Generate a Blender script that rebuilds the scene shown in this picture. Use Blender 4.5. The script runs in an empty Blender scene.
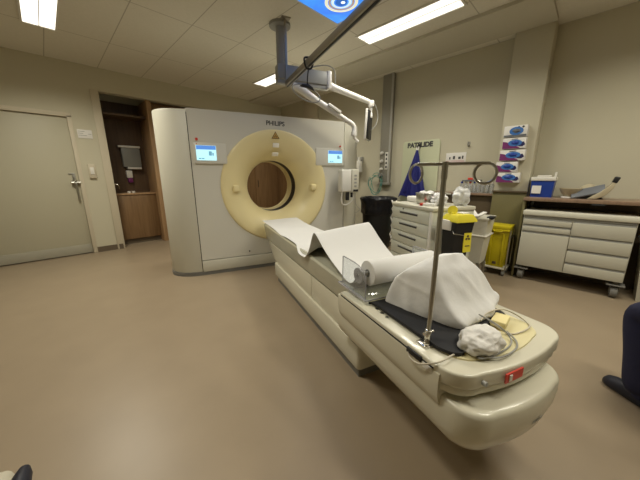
import bpy, bmesh, math, random
from mathutils import Vector, Matrix, noise
random.seed(7)
sc = bpy.context.scene
COL = sc.collection
PI = math.pi

# ------------------------------------------------------------------ frames
A = math.radians(44.973)            # heading of the camera between room x (right wall normal) and y (back wall normal)
B = math.radians(20.184)            # scanner turned against the room
ROT = -B
S_ = Vector((math.cos(B), -math.sin(B), 0))     # across the scanner
T_ = Vector((math.sin(B), math.cos(B), 0))      # along the scanner bore
def W(s, t, z=0.0):
    return S_ * s + T_ * t + Vector((0, 0, z))

# ------------------------------------------------------------------ materials
MATS = {}
def nd(nt, kind, **kw):
    n = nt.nodes.new(kind)
    for k, v in kw.items(): setattr(n, k, v)
    return n
def mat(name, col, rough=.5, metal=0.0, var=.06, scale=6.0, bump=0.0, bscale=60.0, spec=.5, trans=0.0, alpha=1.0, emit=None, estr=0.0, coat=0.0, stretch=None, ior=1.45, sheen=0.0):
    if name in MATS: return MATS[name]
    m = bpy.data.materials.new(name); m.use_nodes = True
    nt = m.node_tree; b = nt.nodes['Principled BSDF']
    b.inputs['Roughness'].default_value = rough
    b.inputs['Metallic'].default_value = metal
    b.inputs['Specular IOR Level'].default_value = spec
    b.inputs['Transmission Weight'].default_value = trans
    b.inputs['Alpha'].default_value = alpha
    b.inputs['IOR'].default_value = ior
    b.inputs['Coat Weight'].default_value = coat
    b.inputs['Sheen Weight'].default_value = sheen
    tc = nd(nt, 'ShaderNodeTexCoord'); src = tc.outputs['Object']
    if stretch:
        mp = nd(nt, 'ShaderNodeMapping'); mp.inputs['Scale'].default_value = stretch
        nt.links.new(src, mp.inputs['Vector']); src = mp.outputs['Vector']
    no = nd(nt, 'ShaderNodeTexNoise'); no.inputs['Scale'].default_value = scale; no.inputs['Detail'].default_value = 4
    nt.links.new(src, no.inputs['Vector'])
    mx = nd(nt, 'ShaderNodeMix', data_type='RGBA')
    lo = [max(0, c * (1 - var)) for c in col]; hi = [min(1, c * (1 + var)) for c in col]
    mx.inputs['A'].default_value = (*lo, 1); mx.inputs['B'].default_value = (*hi, 1)
    nt.links.new(no.outputs['Fac'], mx.inputs['Factor'])
    nt.links.new(mx.outputs['Result'], b.inputs['Base Color'])
    if bump:
        n2 = nd(nt, 'ShaderNodeTexNoise'); n2.inputs['Scale'].default_value = bscale; n2.inputs['Detail'].default_value = 3
        nt.links.new(src, n2.inputs['Vector'])
        bp = nd(nt, 'ShaderNodeBump'); bp.inputs['Strength'].default_value = bump; bp.inputs['Distance'].default_value = .01
        nt.links.new(n2.outputs['Fac'], bp.inputs['Height']); nt.links.new(bp.outputs['Normal'], b.inputs['Normal'])
    if emit:
        b.inputs['Emission Color'].default_value = (*emit, 1); b.inputs['Emission Strength'].default_value = estr
    MATS[name] = m
    return m

def wood(name, c0, c1, rough=.45):
    if name in MATS: return MATS[name]
    m = bpy.data.materials.new(name); m.use_nodes = True
    nt = m.node_tree; b = nt.nodes['Principled BSDF']; b.inputs['Roughness'].default_value = rough
    tc = nd(nt, 'ShaderNodeTexCoord'); mp = nd(nt, 'ShaderNodeMapping'); mp.inputs['Scale'].default_value = (14, 14, .9)
    nt.links.new(tc.outputs['Object'], mp.inputs['Vector'])
    no = nd(nt, 'ShaderNodeTexNoise'); no.inputs['Scale'].default_value = 2.2; no.inputs['Detail'].default_value = 6; no.inputs['Distortion'].default_value = .5
    nt.links.new(mp.outputs['Vector'], no.inputs['Vector'])
    cr = nd(nt, 'ShaderNodeValToRGB'); cr.color_ramp.elements[0].position = .3; cr.color_ramp.elements[1].position = .7
    cr.color_ramp.elements[0].color = (*c0, 1); cr.color_ramp.elements[1].color = (*c1, 1)
    nt.links.new(no.outputs['Fac'], cr.inputs['Fac']); nt.links.new(cr.outputs['Color'], b.inputs['Base Color'])
    MATS[name] = m
    return m

def ceiling_mat():
    m = bpy.data.materials.new('ceiling_tiles'); m.use_nodes = True
    nt = m.node_tree; b = nt.nodes['Principled BSDF']; b.inputs['Roughness'].default_value = .9
    b.inputs['Specular IOR Level'].default_value = .2
    tc = nd(nt, 'ShaderNodeTexCoord'); sx = nd(nt, 'ShaderNodeSeparateXYZ'); nt.links.new(tc.outputs['Object'], sx.inputs['Vector'])
    fac = None
    for axis, off, step in (('X', 2.69, .6), ('Y', 2.35, .595)):
        a = nd(nt, 'ShaderNodeMath', operation='SUBTRACT'); nt.links.new(sx.outputs[axis], a.inputs[0]); a.inputs[1].default_value = off
        w = nd(nt, 'ShaderNodeMath', operation='PINGPONG'); nt.links.new(a.outputs[0], w.inputs[0]); w.inputs[1].default_value = step / 2 if axis == 'X' else step
        l = nd(nt, 'ShaderNodeMath', operation='LESS_THAN'); nt.links.new(w.outputs[0], l.inputs[0]); l.inputs[1].default_value = .005
        if fac is None: fac = l.outputs[0]
        else:
            mx = nd(nt, 'ShaderNodeMath', operation='MAXIMUM'); nt.links.new(fac, mx.inputs[0]); nt.links.new(l.outputs[0], mx.inputs[1]); fac = mx.outputs[0]
    no = nd(nt, 'ShaderNodeTexNoise'); no.inputs['Scale'].default_value = 40; no.inputs['Detail'].default_value = 4
    nt.links.new(tc.outputs['Object'], no.inputs['Vector'])
    m0 = nd(nt, 'ShaderNodeMix', data_type='RGBA'); m0.inputs['A'].default_value = (.66, .63, .54, 1); m0.inputs['B'].default_value = (.74, .71, .62, 1)
    nt.links.new(no.outputs['Fac'], m0.inputs['Factor'])
    m1 = nd(nt, 'ShaderNodeMix', data_type='RGBA'); m1.inputs['B'].default_value = (.44, .41, .34, 1)
    nt.links.new(fac, m1.inputs['Factor']); nt.links.new(m0.outputs['Result'], m1.inputs['A'])
    nt.links.new(m1.outputs['Result'], b.inputs['Base Color'])
    return m

def sky_mat():
    m = bpy.data.materials.new('backlit_blue_picture'); m.use_nodes = True
    nt = m.node_tree; b = nt.nodes['Principled BSDF']; b.inputs['Roughness'].default_value = .5
    tc = nd(nt, 'ShaderNodeTexCoord')
    no = nd(nt, 'ShaderNodeTexNoise'); no.inputs['Scale'].default_value = 3.0; no.inputs['Detail'].default_value = 5; no.inputs['Distortion'].default_value = 1.0
    nt.links.new(tc.outputs['Object'], no.inputs['Vector'])
    cr = nd(nt, 'ShaderNodeValToRGB')
    e = cr.color_ramp.elements; e[0].position = .3; e[0].color = (.01, .10, .75, 1); e[1].position = .72; e[1].color = (.45, .80, .95, 1)
    x = cr.color_ramp.elements.new(.52); x.color = (.03, .28, .88, 1)
    nt.links.new(no.outputs['Fac'], cr.inputs['Fac'])
    b.inputs['Base Color'].default_value = (.1, .2, .5, 1)
    nt.links.new(cr.outputs['Color'], b.inputs['Emission Color']); b.inputs['Emission Strength'].default_value = 1.1
    return m

def clear_mat():
    m = bpy.data.materials.new('clear_acrylic'); m.use_nodes = True
    nt = m.node_tree; nt.nodes.clear()
    out = nd(nt, 'ShaderNodeOutputMaterial'); t = nd(nt, 'ShaderNodeBsdfTransparent'); t.inputs['Color'].default_value = (.93, .95, .96, 1)
    g = nd(nt, 'ShaderNodeBsdfGlossy'); g.inputs['Roughness'].default_value = .08; g.inputs['Color'].default_value = (.95, .95, .95, 1)
    d = nd(nt, 'ShaderNodeBsdfDiffuse'); d.inputs['Color'].default_value = (.6, .6, .62, 1)
    no = nd(nt, 'ShaderNodeTexNoise'); no.inputs['Scale'].default_value = 9
    mr = nd(nt, 'ShaderNodeMapRange'); mr.inputs['To Min'].default_value = .06; mr.inputs['To Max'].default_value = .16
    nt.links.new(no.outputs['Fac'], mr.inputs['Value'])
    m1 = nd(nt, 'ShaderNodeMixShader'); nt.links.new(mr.outputs['Result'], m1.inputs['Fac']); nt.links.new(t.outputs[0], m1.inputs[1]); nt.links.new(d.outputs[0], m1.inputs[2])
    m2 = nd(nt, 'ShaderNodeMixShader'); m2.inputs['Fac'].default_value = .05; nt.links.new(m1.outputs[0], m2.inputs[1]); nt.links.new(g.outputs[0], m2.inputs[2])
    nt.links.new(m2.outputs[0], out.inputs['Surface'])
    return m
M = dict(
 floor=mat('linoleum', (.285, .222, .150), .36, var=.10, scale=3.5, bump=.03, bscale=350, spec=.45),
 wall=mat('wall_paint', (.54, .505, .385), .75, var=.03, scale=2, bump=.02, bscale=200, spec=.3),
 pale_paint=mat('pale_paint', (.56, .50, .38), .6, var=.03),
 door=mat('door_laminate', (.45, .42, .31), .5, var=.03, scale=2),
 kick=mat('kick_plate', (.36, .34, .27), .45, var=.05),
 skirting=mat('brown_skirting', (.13, .10, .07), .5),
 beam=mat('beam_paint', (.54, .51, .42), .8, var=.03, spec=.2),
 ceil=ceiling_mat(),
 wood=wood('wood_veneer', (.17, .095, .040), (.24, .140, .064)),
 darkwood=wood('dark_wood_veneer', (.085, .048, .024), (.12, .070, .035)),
 trimwood=wood('light_wood_trim', (.33, .20, .10), (.44, .28, .15)),
 counter=wood('counter_laminate', (.20, .13, .085), (.27, .18, .12), .3),
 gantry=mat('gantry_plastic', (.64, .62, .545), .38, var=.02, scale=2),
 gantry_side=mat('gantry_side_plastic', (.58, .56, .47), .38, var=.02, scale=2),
 cream=mat('cream_plastic', (.80, .69, .38), .30, var=.02, scale=2),
 table=mat('table_plastic', (.63, .60, .48), .26, var=.02, scale=3, coat=.2),
 tabletop=mat('tabletop_laminate', (.46, .45, .36), .22, var=.08, scale=9, coat=.3),
 grey_plinth=mat('grey_plinth', (.16, .155, .14), .55),
 black=mat('black_plastic', (.012, .012, .013), .45),
 dark=mat('dark_gap', (.03, .028, .024), .7),
 board=mat('black_foam', (.012, .012, .014), .65, bump=.1, bscale=300),
 bag=mat('black_bag', (.010, .010, .014), .28, bump=.9, bscale=22),
 paper=mat('white_paper', (.70, .69, .665), .8, var=.02, spec=.2, bump=.06, bscale=14),
 cloth=mat('white_cloth', (.78, .775, .765), .85, var=.02, spec=.2, bump=.22, bscale=24),
 bundle=mat('white_knit', (.72, .70, .66), .9, var=.04, spec=.2, bump=.25, bscale=70),
 yellowpad=mat('yellow_vinyl', (.70, .63, .37), .4, var=.03),
 yellowfoam=mat('yellow_foam', (.80, .70, .36), .8, var=.05),
 acrylic=clear_mat(), acrylic_edge=mat('acrylic_edge', (.36, .35, .37), .2),
 steel=mat('brushed_steel', (.42, .41, .37), .28, metal=1, var=.05, scale=30),
 chrome=mat('chrome', (.72, .70, .66), .15, metal=1, var=.02),
 glare_white=mat('glare_white', (.92, .90, .84), .25, var=.01),
 white=mat('white_plastic', (.72, .70, .64), .35, var=.02),
 arm=mat('arm_enamel', (.74, .72, .68), .3, var=.02),
 grey=mat('grey_plastic', (.30, .30, .28), .4, var=.04),
 midgrey=mat('mid_grey_plastic', (.22, .22, .20), .45, var=.04),
 rail=mat('rail_aluminium', (.32, .29, .23), .35, metal=.7, var=.05),
 cab=mat('cabinet_enamel', (.62, .625, .53), .35, var=.02),
 cabtop=mat('cabinet_top', (.62, .60, .50), .3, var=.02),
 cart=mat('cart_enamel', (.48, .46, .375), .35, var=.02),
 olive=mat('olive_laminate', (.155, .135, .055), .5, var=.06),
 recess=mat('recess_board', (.10, .072, .040), .6, var=.06),
 yellow=mat('yellow_bin_plastic', (.50, .41, .008), .38, var=.04),
 sharp_yellow=mat('yellow_lid_plastic', (.78, .68, .05), .35, var=.03),
 blue=mat('blue_fabric', (.018, .022, .17), .6, var=.15, bump=.3, bscale=12),
 bluebox=mat('blue_plastic', (.015, .05, .30), .35, var=.04),
 glove_blue=mat('blue_print', (.05, .17, .48), .5, var=.1),
 purple=mat('purple_print', (.17, .025, .13), .5, var=.1),
 navy=mat('navy_print', (.02, .02, .09), .5),
 carton=mat('white_carton', (.72, .70, .66), .55, var=.02),
 red=mat('red_sticker', (.62, .05, .03), .4),
 brown=mat('warning_brown', (.20, .11, .035), .5),
 amber=mat('warning_amber', (.55, .35, .09), .5),
 ink=mat('grey_ink', (.06, .06, .06), .6),
 green_board=mat('pale_green_board', (.56, .58, .40), .35, var=.02),
 trunk=mat('trunking_grey', (.27, .255, .21), .4, var=.03),
 trunk2=mat('trunking_edge', (.42, .41, .37), .4, var=.03),
 tube=mat('green_tube', (.10, .30, .24), .35),
 cable=mat('beige_cable', (.55, .50, .40), .45),
 greycable=mat('grey_cable', (.30, .30, .28), .45),
 clearbag=mat('clear_bag', (.85, .85, .83), .25, trans=.45, var=.03, bump=.6, bscale=40),
 bottle=mat('clear_bottle', (.80, .82, .84), .12, trans=.75, var=.02),
 scrub=mat('navy_scrubs', (.012, .013, .040), .85, var=.2, bump=.3, bscale=18),
 skin=mat('skin', (.55, .34, .25), .5, var=.05),
 hair=mat('dark_hair', (.03, .02, .015), .6),
 shoe=mat('dark_shoe', (.010, .011, .022), .5),
 beige=mat('beige_upholstery', (.50, .46, .36), .7, var=.06, bump=.2, bscale=40),
 headfoam=mat('tan_pad', (.46, .40, .27), .6, var=.05),
 slate=mat('slate_vinyl', (.13, .14, .155), .45, var=.05),
 display=mat('display_glow', (.1, .2, .2), .3, emit=(.50, .86, .92), estr=1.15),
 header=mat('display_header_glow', (.05, .1, .3), .3, emit=(.10, .28, .72), estr=.9),
 icon=mat('display_mark_glow', (.05, .1, .2), .3, emit=(.22, .52, .66), estr=.7),
 lamp=mat('lamp_diffuser', (.9, .9, .85), .5, emit=(1.0, .96, .86), estr=1.6),
 reflector=mat('lamp_louvre', (.75, .74, .70), .3, metal=.4),
 sky=sky_mat(),
)

# ------------------------------------------------------------------ mesh builder
class MB:
    def __init__(self): self.bm = bmesh.new(); self.sm = 40
    def _add(self, t, mtx=None):
        if mtx is not None: bmesh.ops.transform(t, matrix=mtx, verts=t.verts)
        bmesh.ops.recalc_face_normals(t, faces=t.faces)
        me = bpy.data.meshes.new('tmp'); t.to_mesh(me); t.free()
        self.bm.from_mesh(me); bpy.data.meshes.remove(me)
        return self
    def box(self, x0, x1, y0, y1, z0, z1, bev=0.0, seg=2, mtx=None):
        t = bmesh.new(); bmesh.ops.create_cube(t, size=1)
        bmesh.ops.scale(t, vec=(x1-x0, y1-y0, z1-z0), verts=t.verts)
        bmesh.ops.translate(t, vec=((x0+x1)/2, (y0+y1)/2, (z0+z1)/2), verts=t.verts)
        if bev: bmesh.ops.bevel(t, geom=t.edges[:], offset=min(bev, .49*min(x1-x0, y1-y0, z1-z0)), segments=seg, profile=.5, affect='EDGES')
        return self._add(t, mtx)
    def obox(self, c, u, v, w, hu, hv, hw, bev=0.0, seg=2):
        u, v, w = Vector(u).normalized(), Vector(v).normalized(), Vector(w).normalized()
        mtx = Matrix((( u.x, v.x, w.x, c[0]), (u.y, v.y, w.y, c[1]), (u.z, v.z, w.z, c[2]), (0, 0, 0, 1)))
        return self.box(-hu, hu, -hv, hv, -hw, hw, bev, seg, mtx)
    def cyl(self, p0, p1, r0, r1=None, n=20, bev=0.0):
        r1 = r0 if r1 is None else r1
        p0, p1 = Vector(p0), Vector(p1); d = p1 - p0
        t = bmesh.new(); bmesh.ops.create_cone(t, cap_ends=True, segments=n, radius1=r0, radius2=r1, depth=d.length)
        if bev:
            es = [e for e in t.edges if len(e.link_faces) == 2 and any(len(f.verts) > 4 for f in e.link_faces)]
            bmesh.ops.bevel(t, geom=es, offset=bev, segments=2, profile=.5, affect='EDGES')
        q = Vector((0, 0, 1)).rotation_difference(d.normalized()).to_matrix().to_4x4()
        return self._add(t, Matrix.Translation((p0+p1)/2) @ q)
    def tube(self, pts, r, n=8, closed=False, smooth=0):
        P = [Vector(p) for p in pts]
        if smooth: P = spline(P, smooth, closed)
        t = bmesh.new(); rings = []; N = len(P); nrm = None
        for i, p in enumerate(P):
            if closed: d = P[(i+1) % N] - P[i-1]
            else: d = P[min(i+1, N-1)] - P[max(i-1, 0)]
            d.normalize()
            if nrm is None:
                nrm = d.orthogonal().normalized()
            else:
                nrm = nrm - d * nrm.dot(d); nrm.normalize()
            b = d.cross(nrm); rr = r[i] if isinstance(r, (list, tuple)) and len(r) == N else (r if not isinstance(r, (list, tuple)) else r[0])
            rings.append([t.verts.new(p + (nrm * math.cos(2*PI*k/n) + b * math.sin(2*PI*k/n)) * rr) for k in range(n)])
        for i in range(N if closed else N-1):
            a, b = rings[i], rings[(i+1) % N]
            for k in range(n): t.faces.new((a[k], a[(k+1) % n], b[(k+1) % n], b[k]))
        if not closed: t.faces.new(rings[0]); t.faces.new(rings[-1][::-1])
        return self._add(t)
    def prism(self, poly, h0, h1, axis='z', bev=0.0, seg=2, bevel_sides=False):
        t = bmesh.new()
        def mk(a, b, h):
            return (a, b, h) if axis == 'z' else ((h, a, b) if axis == 'x' else (a, h, b))
        f = t.faces.new([t.verts.new(mk(a, b, h0)) for a, b in poly])
        g = bmesh.ops.extrude_face_region(t, geom=[f])
        vs = [v for v in g['geom'] if isinstance(v, bmesh.types.BMVert)]
        i = 'xyz'.index(axis)
        for v in vs: v.co[i] = h1
        if bev:
            es = [e for e in t.edges if bevel_sides or abs(e.verts[0].co[i] - e.verts[1].co[i]) < 1e-6]
            bmesh.ops.bevel(t, geom=es, offset=bev, segments=seg, profile=.5, affect='EDGES', clamp_overlap=True)
        return self._add(t)
    def loft(self, rings, cap=True, closed=True):
        t = bmesh.new(); R = [[t.verts.new(p) for p in r] for r in rings]; n = len(R[0])
        for a, b in zip(R[:-1], R[1:]):
            for k in range(n if closed else n-1): t.faces.new((a[k], a[(k+1) % n], b[(k+1) % n], b[k]))
        if cap: t.faces.new(R[0]); t.faces.new(R[-1][::-1])
        return self._add(t)
    def lathe(self, prof, c, axis='y', n=72, close=False):
        rings = []
        for r, h in prof:
            ring = []
            for k in range(n):
                a = 2*PI*k/n; u, v = r*math.cos(a), r*math.sin(a)
                ring.append({'y': (c[0]+u, c[1]+h, c[2]+v), 'z': (c[0]+u, c[1]+v, c[2]+h), 'x': (c[0]+h, c[1]+u, c[2]+v)}[axis])
            rings.append(ring)
        return self.loft(rings, cap=close)
    def grid(self, f, nu, nv, thick=0.0):
        t = bmesh.new()
        V = [[t.verts.new(f(i/nu, j/nv)) for j in range(nv+1)] for i in range(nu+1)]
        for i in range(nu):
            for j in range(nv): t.faces.new((V[i][j], V[i+1][j], V[i+1][j+1], V[i][j+1]))
        if thick:
            bmesh.ops.recalc_face_normals(t, faces=t.faces); bmesh.ops.solidify(t, geom=t.faces[:], thickness=thick)
        return self._add(t)
    def sphere(self, c, r, sx=1, sy=1, sz=1, sub=3, disp=0.0, dsc=8.0, seed=0):
        t = bmesh.new(); bmesh.ops.create_icosphere(t, subdivisions=sub, radius=1)
        for v in t.verts:
            k = 1 + (disp * noise.noise(v.co * dsc * .3 + Vector((seed, seed*2, 0))) if disp else 0)
            v.co = Vector((v.co.x*r*sx*k + c[0], v.co.y*r*sy*k + c[1], v.co.z*r*sz*k + c[2]))
        return self._add(t)
    def mesh(self, me, mtx):
        t = bmesh.new(); t.from_mesh(me); return self._add(t, mtx)

def spline(P, k, closed=False):
    out = []; N = len(P)
    rng = range(N if closed else N-1)
    for i in rng:
        p0, p1, p2, p3 = (P[(i-1) % N], P[i], P[(i+1) % N], P[(i+2) % N]) if closed else (P[max(i-1, 0)], P[i], P[i+1], P[min(i+2, N-1)])
        for j in range(k):
            u = j/k
            out.append(.5*((2*p1) + (p2-p0)*u + (2*p0-5*p1+4*p2-p3)*u*u + (3*p1-p0-3*p2+p3)*u**3))
    if not closed: out.append(P[-1].copy())
    return out

def rrect(x0, x1, y0, y1, r, k=5, rs=None):
    rs = rs or (r, r, r, r)      # corners in order (x1,y1), (x0,y1), (x0,y0), (x1,y0)
    out = []
    for (cx, cy, a0, rr) in ((x1-rs[0], y1-rs[0], 0, rs[0]), (x0+rs[1], y1-rs[1], 90, rs[1]), (x0+rs[2], y0+rs[2], 180, rs[2]), (x1-rs[3], y0+rs[3], 270, rs[3])):
        for i in range(k+1):
            a = math.radians(a0 + 90*i/k); out.append((cx + rr*math.cos(a), cy + rr*math.sin(a)))
    return out

ORG = {}
def finish(name, mb, m, sm=35):
    me = bpy.data.meshes.new(name)
    bmesh.ops.remove_doubles(mb.bm, verts=mb.bm.verts, dist=1e-6)
    mb.bm.to_mesh(me); mb.bm.free()
    me.materials.append(m)
    for p in me.polygons: p.use_smooth = True
    me.set_sharp_from_angle(angle=math.radians(sm))
    return bpy.data.objects.new(name, me)
def tag(o, label=None, cat=None, group=None, kind=None):
    if label: o['label'] = label
    if cat: o['category'] = cat
    if group: o['group'] = group
    if kind: o['kind'] = kind
    return o
def thing(name, label, cat, org, st=False, rz=0.0, group=None):
    """Empty at the thing's base; org is given in the frame (room xyz or scanner s,t,z) its parts are written in"""
    o = bpy.data.objects.new(name, None); o.empty_display_size = .1
    COL.objects.link(o)
    o.location = W(*org) if st else Vector(org); o.rotation_euler = (0, 0, ROT if st else rz)
    ORG[o.name] = Vector(org)
    return tag(o, label, cat, group)
def part(name, mb, m, parent, label=None, sm=35):
    org = ORG[parent.name]
    bmesh.ops.translate(mb.bm, vec=-org, verts=mb.bm.verts)
    o = finish(name, mb, m, sm); COL.objects.link(o); o.parent = parent; ORG[o.name] = org
    if label: o['label'] = label
    return o
def single(name, mb, m, label, cat, org, st=False, rz=0.0, group=None, sm=35):
    bmesh.ops.translate(mb.bm, vec=-Vector(org), verts=mb.bm.verts)
    o = finish(name, mb, m, sm); COL.objects.link(o)
    o.location = W(*org) if st else Vector(org); o.rotation_euler = (0, 0, ROT if st else rz)
    ORG[o.name] = Vector(org)
    return tag(o, label, cat, group)
def struct(name, mb, m, parent=None, sm=35):
    if parent: return part(name, mb, m, parent)
    o = finish(name, mb, m, sm); COL.objects.link(o); ORG[o.name] = Vector((0, 0, 0)); o['kind'] = 'structure'
    return o
def dup(root, loc, rz=None, label=None, group=None):
    def cp(o, par):
        c = o.copy(); COL.objects.link(c); c.parent = par
        for ch in list(o.children): cp(ch, c)
        return c
    r = cp(root, None); r.location = loc
    if rz is not None: r.rotation_euler = (0, 0, rz)
    if label: r['label'] = label
    if group: r['group'] = group
    return r
def text_mesh(body, size, depth=.002, bold=0.0):
    cu = bpy.data.curves.new('txt', 'FONT'); cu.body = body; cu.size = size; cu.extrude = depth; cu.offset = bold
    cu.align_x = 'CENTER'; cu.align_y = 'CENTER'
    o = bpy.data.objects.new('txt', cu); COL.objects.link(o)
    me = bpy.data.meshes.new_from_object(o.evaluated_get(bpy.context.evaluated_depsgraph_get()))
    bpy.data.objects.remove(o); bpy.data.curves.remove(cu)
    return me
def face_mtx(c, right, up):
    r, u = Vector(right).normalized(), Vector(up).normalized(); n = r.cross(u)
    return Matrix(((r.x, u.x, n.x, c[0]), (r.y, u.y, n.y, c[1]), (r.z, u.z, n.z, c[2]), (0, 0, 0, 1)))

CEIL = 2.94
# ================================================================== SETTING
struct('floor', MB().box(-2.2, 4.6, -2.6, 6.7, -.06, 0), M['floor'])
struct('ceiling', MB().box(-2.3, 4.6, -2.7, 6.7, CEIL, CEIL+.05), M['ceil'])
struct('wall_right', MB().box(4.5, 4.6, -2.6, 6.7, 0, CEIL), M['wall'])
struct('wall_left', MB().box(-2.3, -2.2, -2.6, 6.0, 0, CEIL), M['wall'])
struct('wall_front', MB().box(-2.3, 4.6, -2.7, -2.6, 0, CEIL), M['wall'])
wb = MB()
wb.box(.43, .74, 5.85, 6.0, 0, CEIL).box(-2.2, -1.25, 5.85, 6.0, 0, CEIL).box(-1.25, .43, 5.85, 6.0, 2.17, CEIL)
wb.box(.74, 4.5, 5.86, 6.0, 2.6, CEIL).box(.74, 4.5, 6.55, 6.65, 0, CEIL)
struct('wall_back', wb, M['wall'])
struct('trim_1', MB().box(.735, .845, 5.835, 6.02, 0, 2.6, .004), M['pale_paint'])       # pale jamb beside the niche
struct('trim_2', MB().box(.40, .455, 5.835, 5.99, 0, 2.17, .003).box(-1.28, .455, 5.835, 5.99, 2.15, 2.21, .003), M['pale_paint'])
struct('trim_3', MB().box(1.52, 1.60, 5.93, 6.55, 0, 2.6, .004), M['trimwood'])           # wooden upright closing the niche
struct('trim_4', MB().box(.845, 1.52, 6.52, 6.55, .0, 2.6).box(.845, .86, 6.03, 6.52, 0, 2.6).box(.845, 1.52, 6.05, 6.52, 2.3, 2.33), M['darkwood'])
struct('trim_5', MB().box(3.59, 4.27, .56, 5.86, 2.905, CEIL), M['beam'])                 # painted beam under the ceiling
struct('trim_6', MB().box(4.27, 4.5, .575, .945, 0, CEIL, .004), M['wall'])               # column
struct('trim_7', MB().box(4.44, 4.5, 4.52, 4.95, 0, CEIL, .003), M['pale_paint'])         # shallow pier far along the wall
d2 = struct('door_2', MB().box(4.455, 4.5, 5.50, 6.07, 0, 2.2, .003), M['wood'])
struct('baseboard_back', MB().box(.455, .735, 5.838, 5.85, 0, .09).box(.76, .82, 5.826, 5.836, 0, .09), M['skirting'])
struct('baseboard_right', MB().box(4.488, 4.5, -2.6, .57, 0, .1).box(4.488, 4.5, .95, 6.0, 0, .1), M['skirting'])

d = struct('door_1', MB().box(-1.24, .398, 5.868, 5.92, .012, 2.145, .003), M['door'])
struct('kick_plate', MB().box(-1.23, .392, 5.860, 5.868, .015, .16, .002), M['kick'], d)
hd = MB(); hd.box(.285, .365, 5.856, 5.869, 1.30, 1.315, .002).box(.325, .365, 5.858, 5.869, 1.08, 1.32, .004)
hd.cyl((.345, 5.845, 1.20), (.345, 5.87, 1.20), .026)
struct('lock_plate', hd, M['steel'], d)
hp = MB().tube([(.35, 5.868, 1.19), (.35, 5.815, 1.18), (.352, 5.805, 1.1), (.353, 5.805, .98), (.353, 5.815, .92), (.353, 5.868, .91)], .014, 10, smooth=4)
hp.cyl((.30, 5.83, 1.17), (.41, 5.83, 1.17), .022)
struct('door_handle', hp, M['steel'], d)

# wall sign + switch by the door
sg = thing('notice_sign', 'small white notice with dark print on the wall above the light switch', 'sign', (.575, 5.85, 1.92))
part('plate', MB().box(.49, .67, 5.842, 5.85, 1.855, 1.985, .002), M['carton'], sg)
pr = MB()
for k, (a, b_) in enumerate(((.50, .58), (.50, .56), (.50, .60), (.62, .66))):
    z = 1.955 - .03*(k % 3) if k < 3 else 1.92
    pr.box(a, b_, 5.8405, 5.842, z, z+.007)
part('print', pr, M['greycable'], sg)
sw = thing('light_switch', 'pale rocker switch box on the wall beside the closed door', 'switch', (.575, 5.85, 1.35))
part('back_box', MB().box(.535, .625, 5.815, 5.85, 1.24, 1.46, .006), M['pale_paint'], sw)
part('rocker', MB().box(.555, .605, 5.806, 5.816, 1.30, 1.41, .004), M['white'], sw)

# niche: cabinet, dispensers
nc = thing('base_cabinet', 'wooden base cabinet with counter in the niche behind the scanner', 'cabinet', (1.19, 6.3, 0))
part('body', MB().box(.862, 1.52, 6.12, 6.52, .09, .93), M['wood'], nc)
part('plinth', MB().box(.862, 1.52, 6.15, 6.5, 0, .09), M['skirting'], nc)
part('door', MB().box(.866, 1.516, 6.10, 6.12, .10, .915, .002), M['wood'], nc)
part('worktop', MB().box(.862, 1.52, 6.085, 6.52, .93, .96, .004), M['trimwood'], nc)
td = thing('towel_dispenser', 'grey paper towel dispenser with pale bands on dark niche wall', 'dispenser', (1.26, 6.52, 1.42))
part('housing', MB().box(1.12, 1.42, 6.40, 6.52, 1.44, 1.80, .015), M['midgrey'], td)
part('top_band', MB().box(1.08, 1.43, 6.385, 6.52, 1.80, 1.835, .008), M['white'], td)
part('mouth', MB().box(1.18, 1.41, 6.385, 6.52, 1.405, 1.44, .008), M['white'], td)
sd = thing('soap_dispenser', 'white soap dispenser with purple base below the grey towel dispenser', 'dispenser', (1.20, 6.52, 1.15))
part('housing', MB().box(1.15, 1.25, 6.43, 6.52, 1.24, 1.38, .015), M['white'], sd)
part('nozzle', MB().box(1.165, 1.245, 6.44, 6.52, 1.15, 1.24, .012), M['purple'], sd)
tp_ = thing('water_tap', 'small chrome tap at the left side of the dark niche', 'tap', (.862, 6.28, 1.08))
part('spout', MB().tube([(.862, 6.28, 1.12), (.93, 6.28, 1.13), (.965, 6.28, 1.10), (.97, 6.28, 1.03)], .011, 8, smooth=4), M['chrome'], tp_)
part('lever', MB().cyl((.862, 6.28, 1.0), (.895, 6.28, 1.0), .03).box(.88, .90, 6.27, 6.29, 1.0, 1.12, .004), M['chrome'], tp_)
for k, (x, lab) in enumerate(((1.10, 'small pale cup on the niche counter, left one of two'), (1.17, 'small pale cup on the niche counter, right one of two'))):
    single('small_cup', MB().lathe([(.0, .001), (.024, 0), (.03, .035), (.027, .035), (.022, .004), (0, .004)], (x, 6.2, .96), 'z', 16), M['carton'], lab, 'cup', (x, 6.2, .96), group='small cups in the niche')

# tall cupboards behind the scanner
tc_ = thing('tall_cupboard', 'tall wooden cupboard run behind the scanner, seen through its bore', 'cupboard', (3.05, 6.3, 0))
part('carcass', MB().box(1.6, 4.49, 6.08, 6.5, .08, 2.6), M['wood'], tc_)
part('plinth', MB().box(1.6, 4.49, 6.12, 6.5, 0, .08), M['skirting'], tc_)
for k in range(4):
    x0 = 1.604 + k*.724
    dr = part('door', MB().box(x0, x0+.716, 6.058, 6.08, .09, 2.59, .002), M['wood'], tc_)
    part('handle', MB().tube([(x0+.06, 6.058, 1.0), (x0+.06, 6.03, 1.0), (x0+.06, 6.03, 1.16), (x0+.06, 6.058, 1.16)], .007, 8), M['black'], dr)

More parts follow.
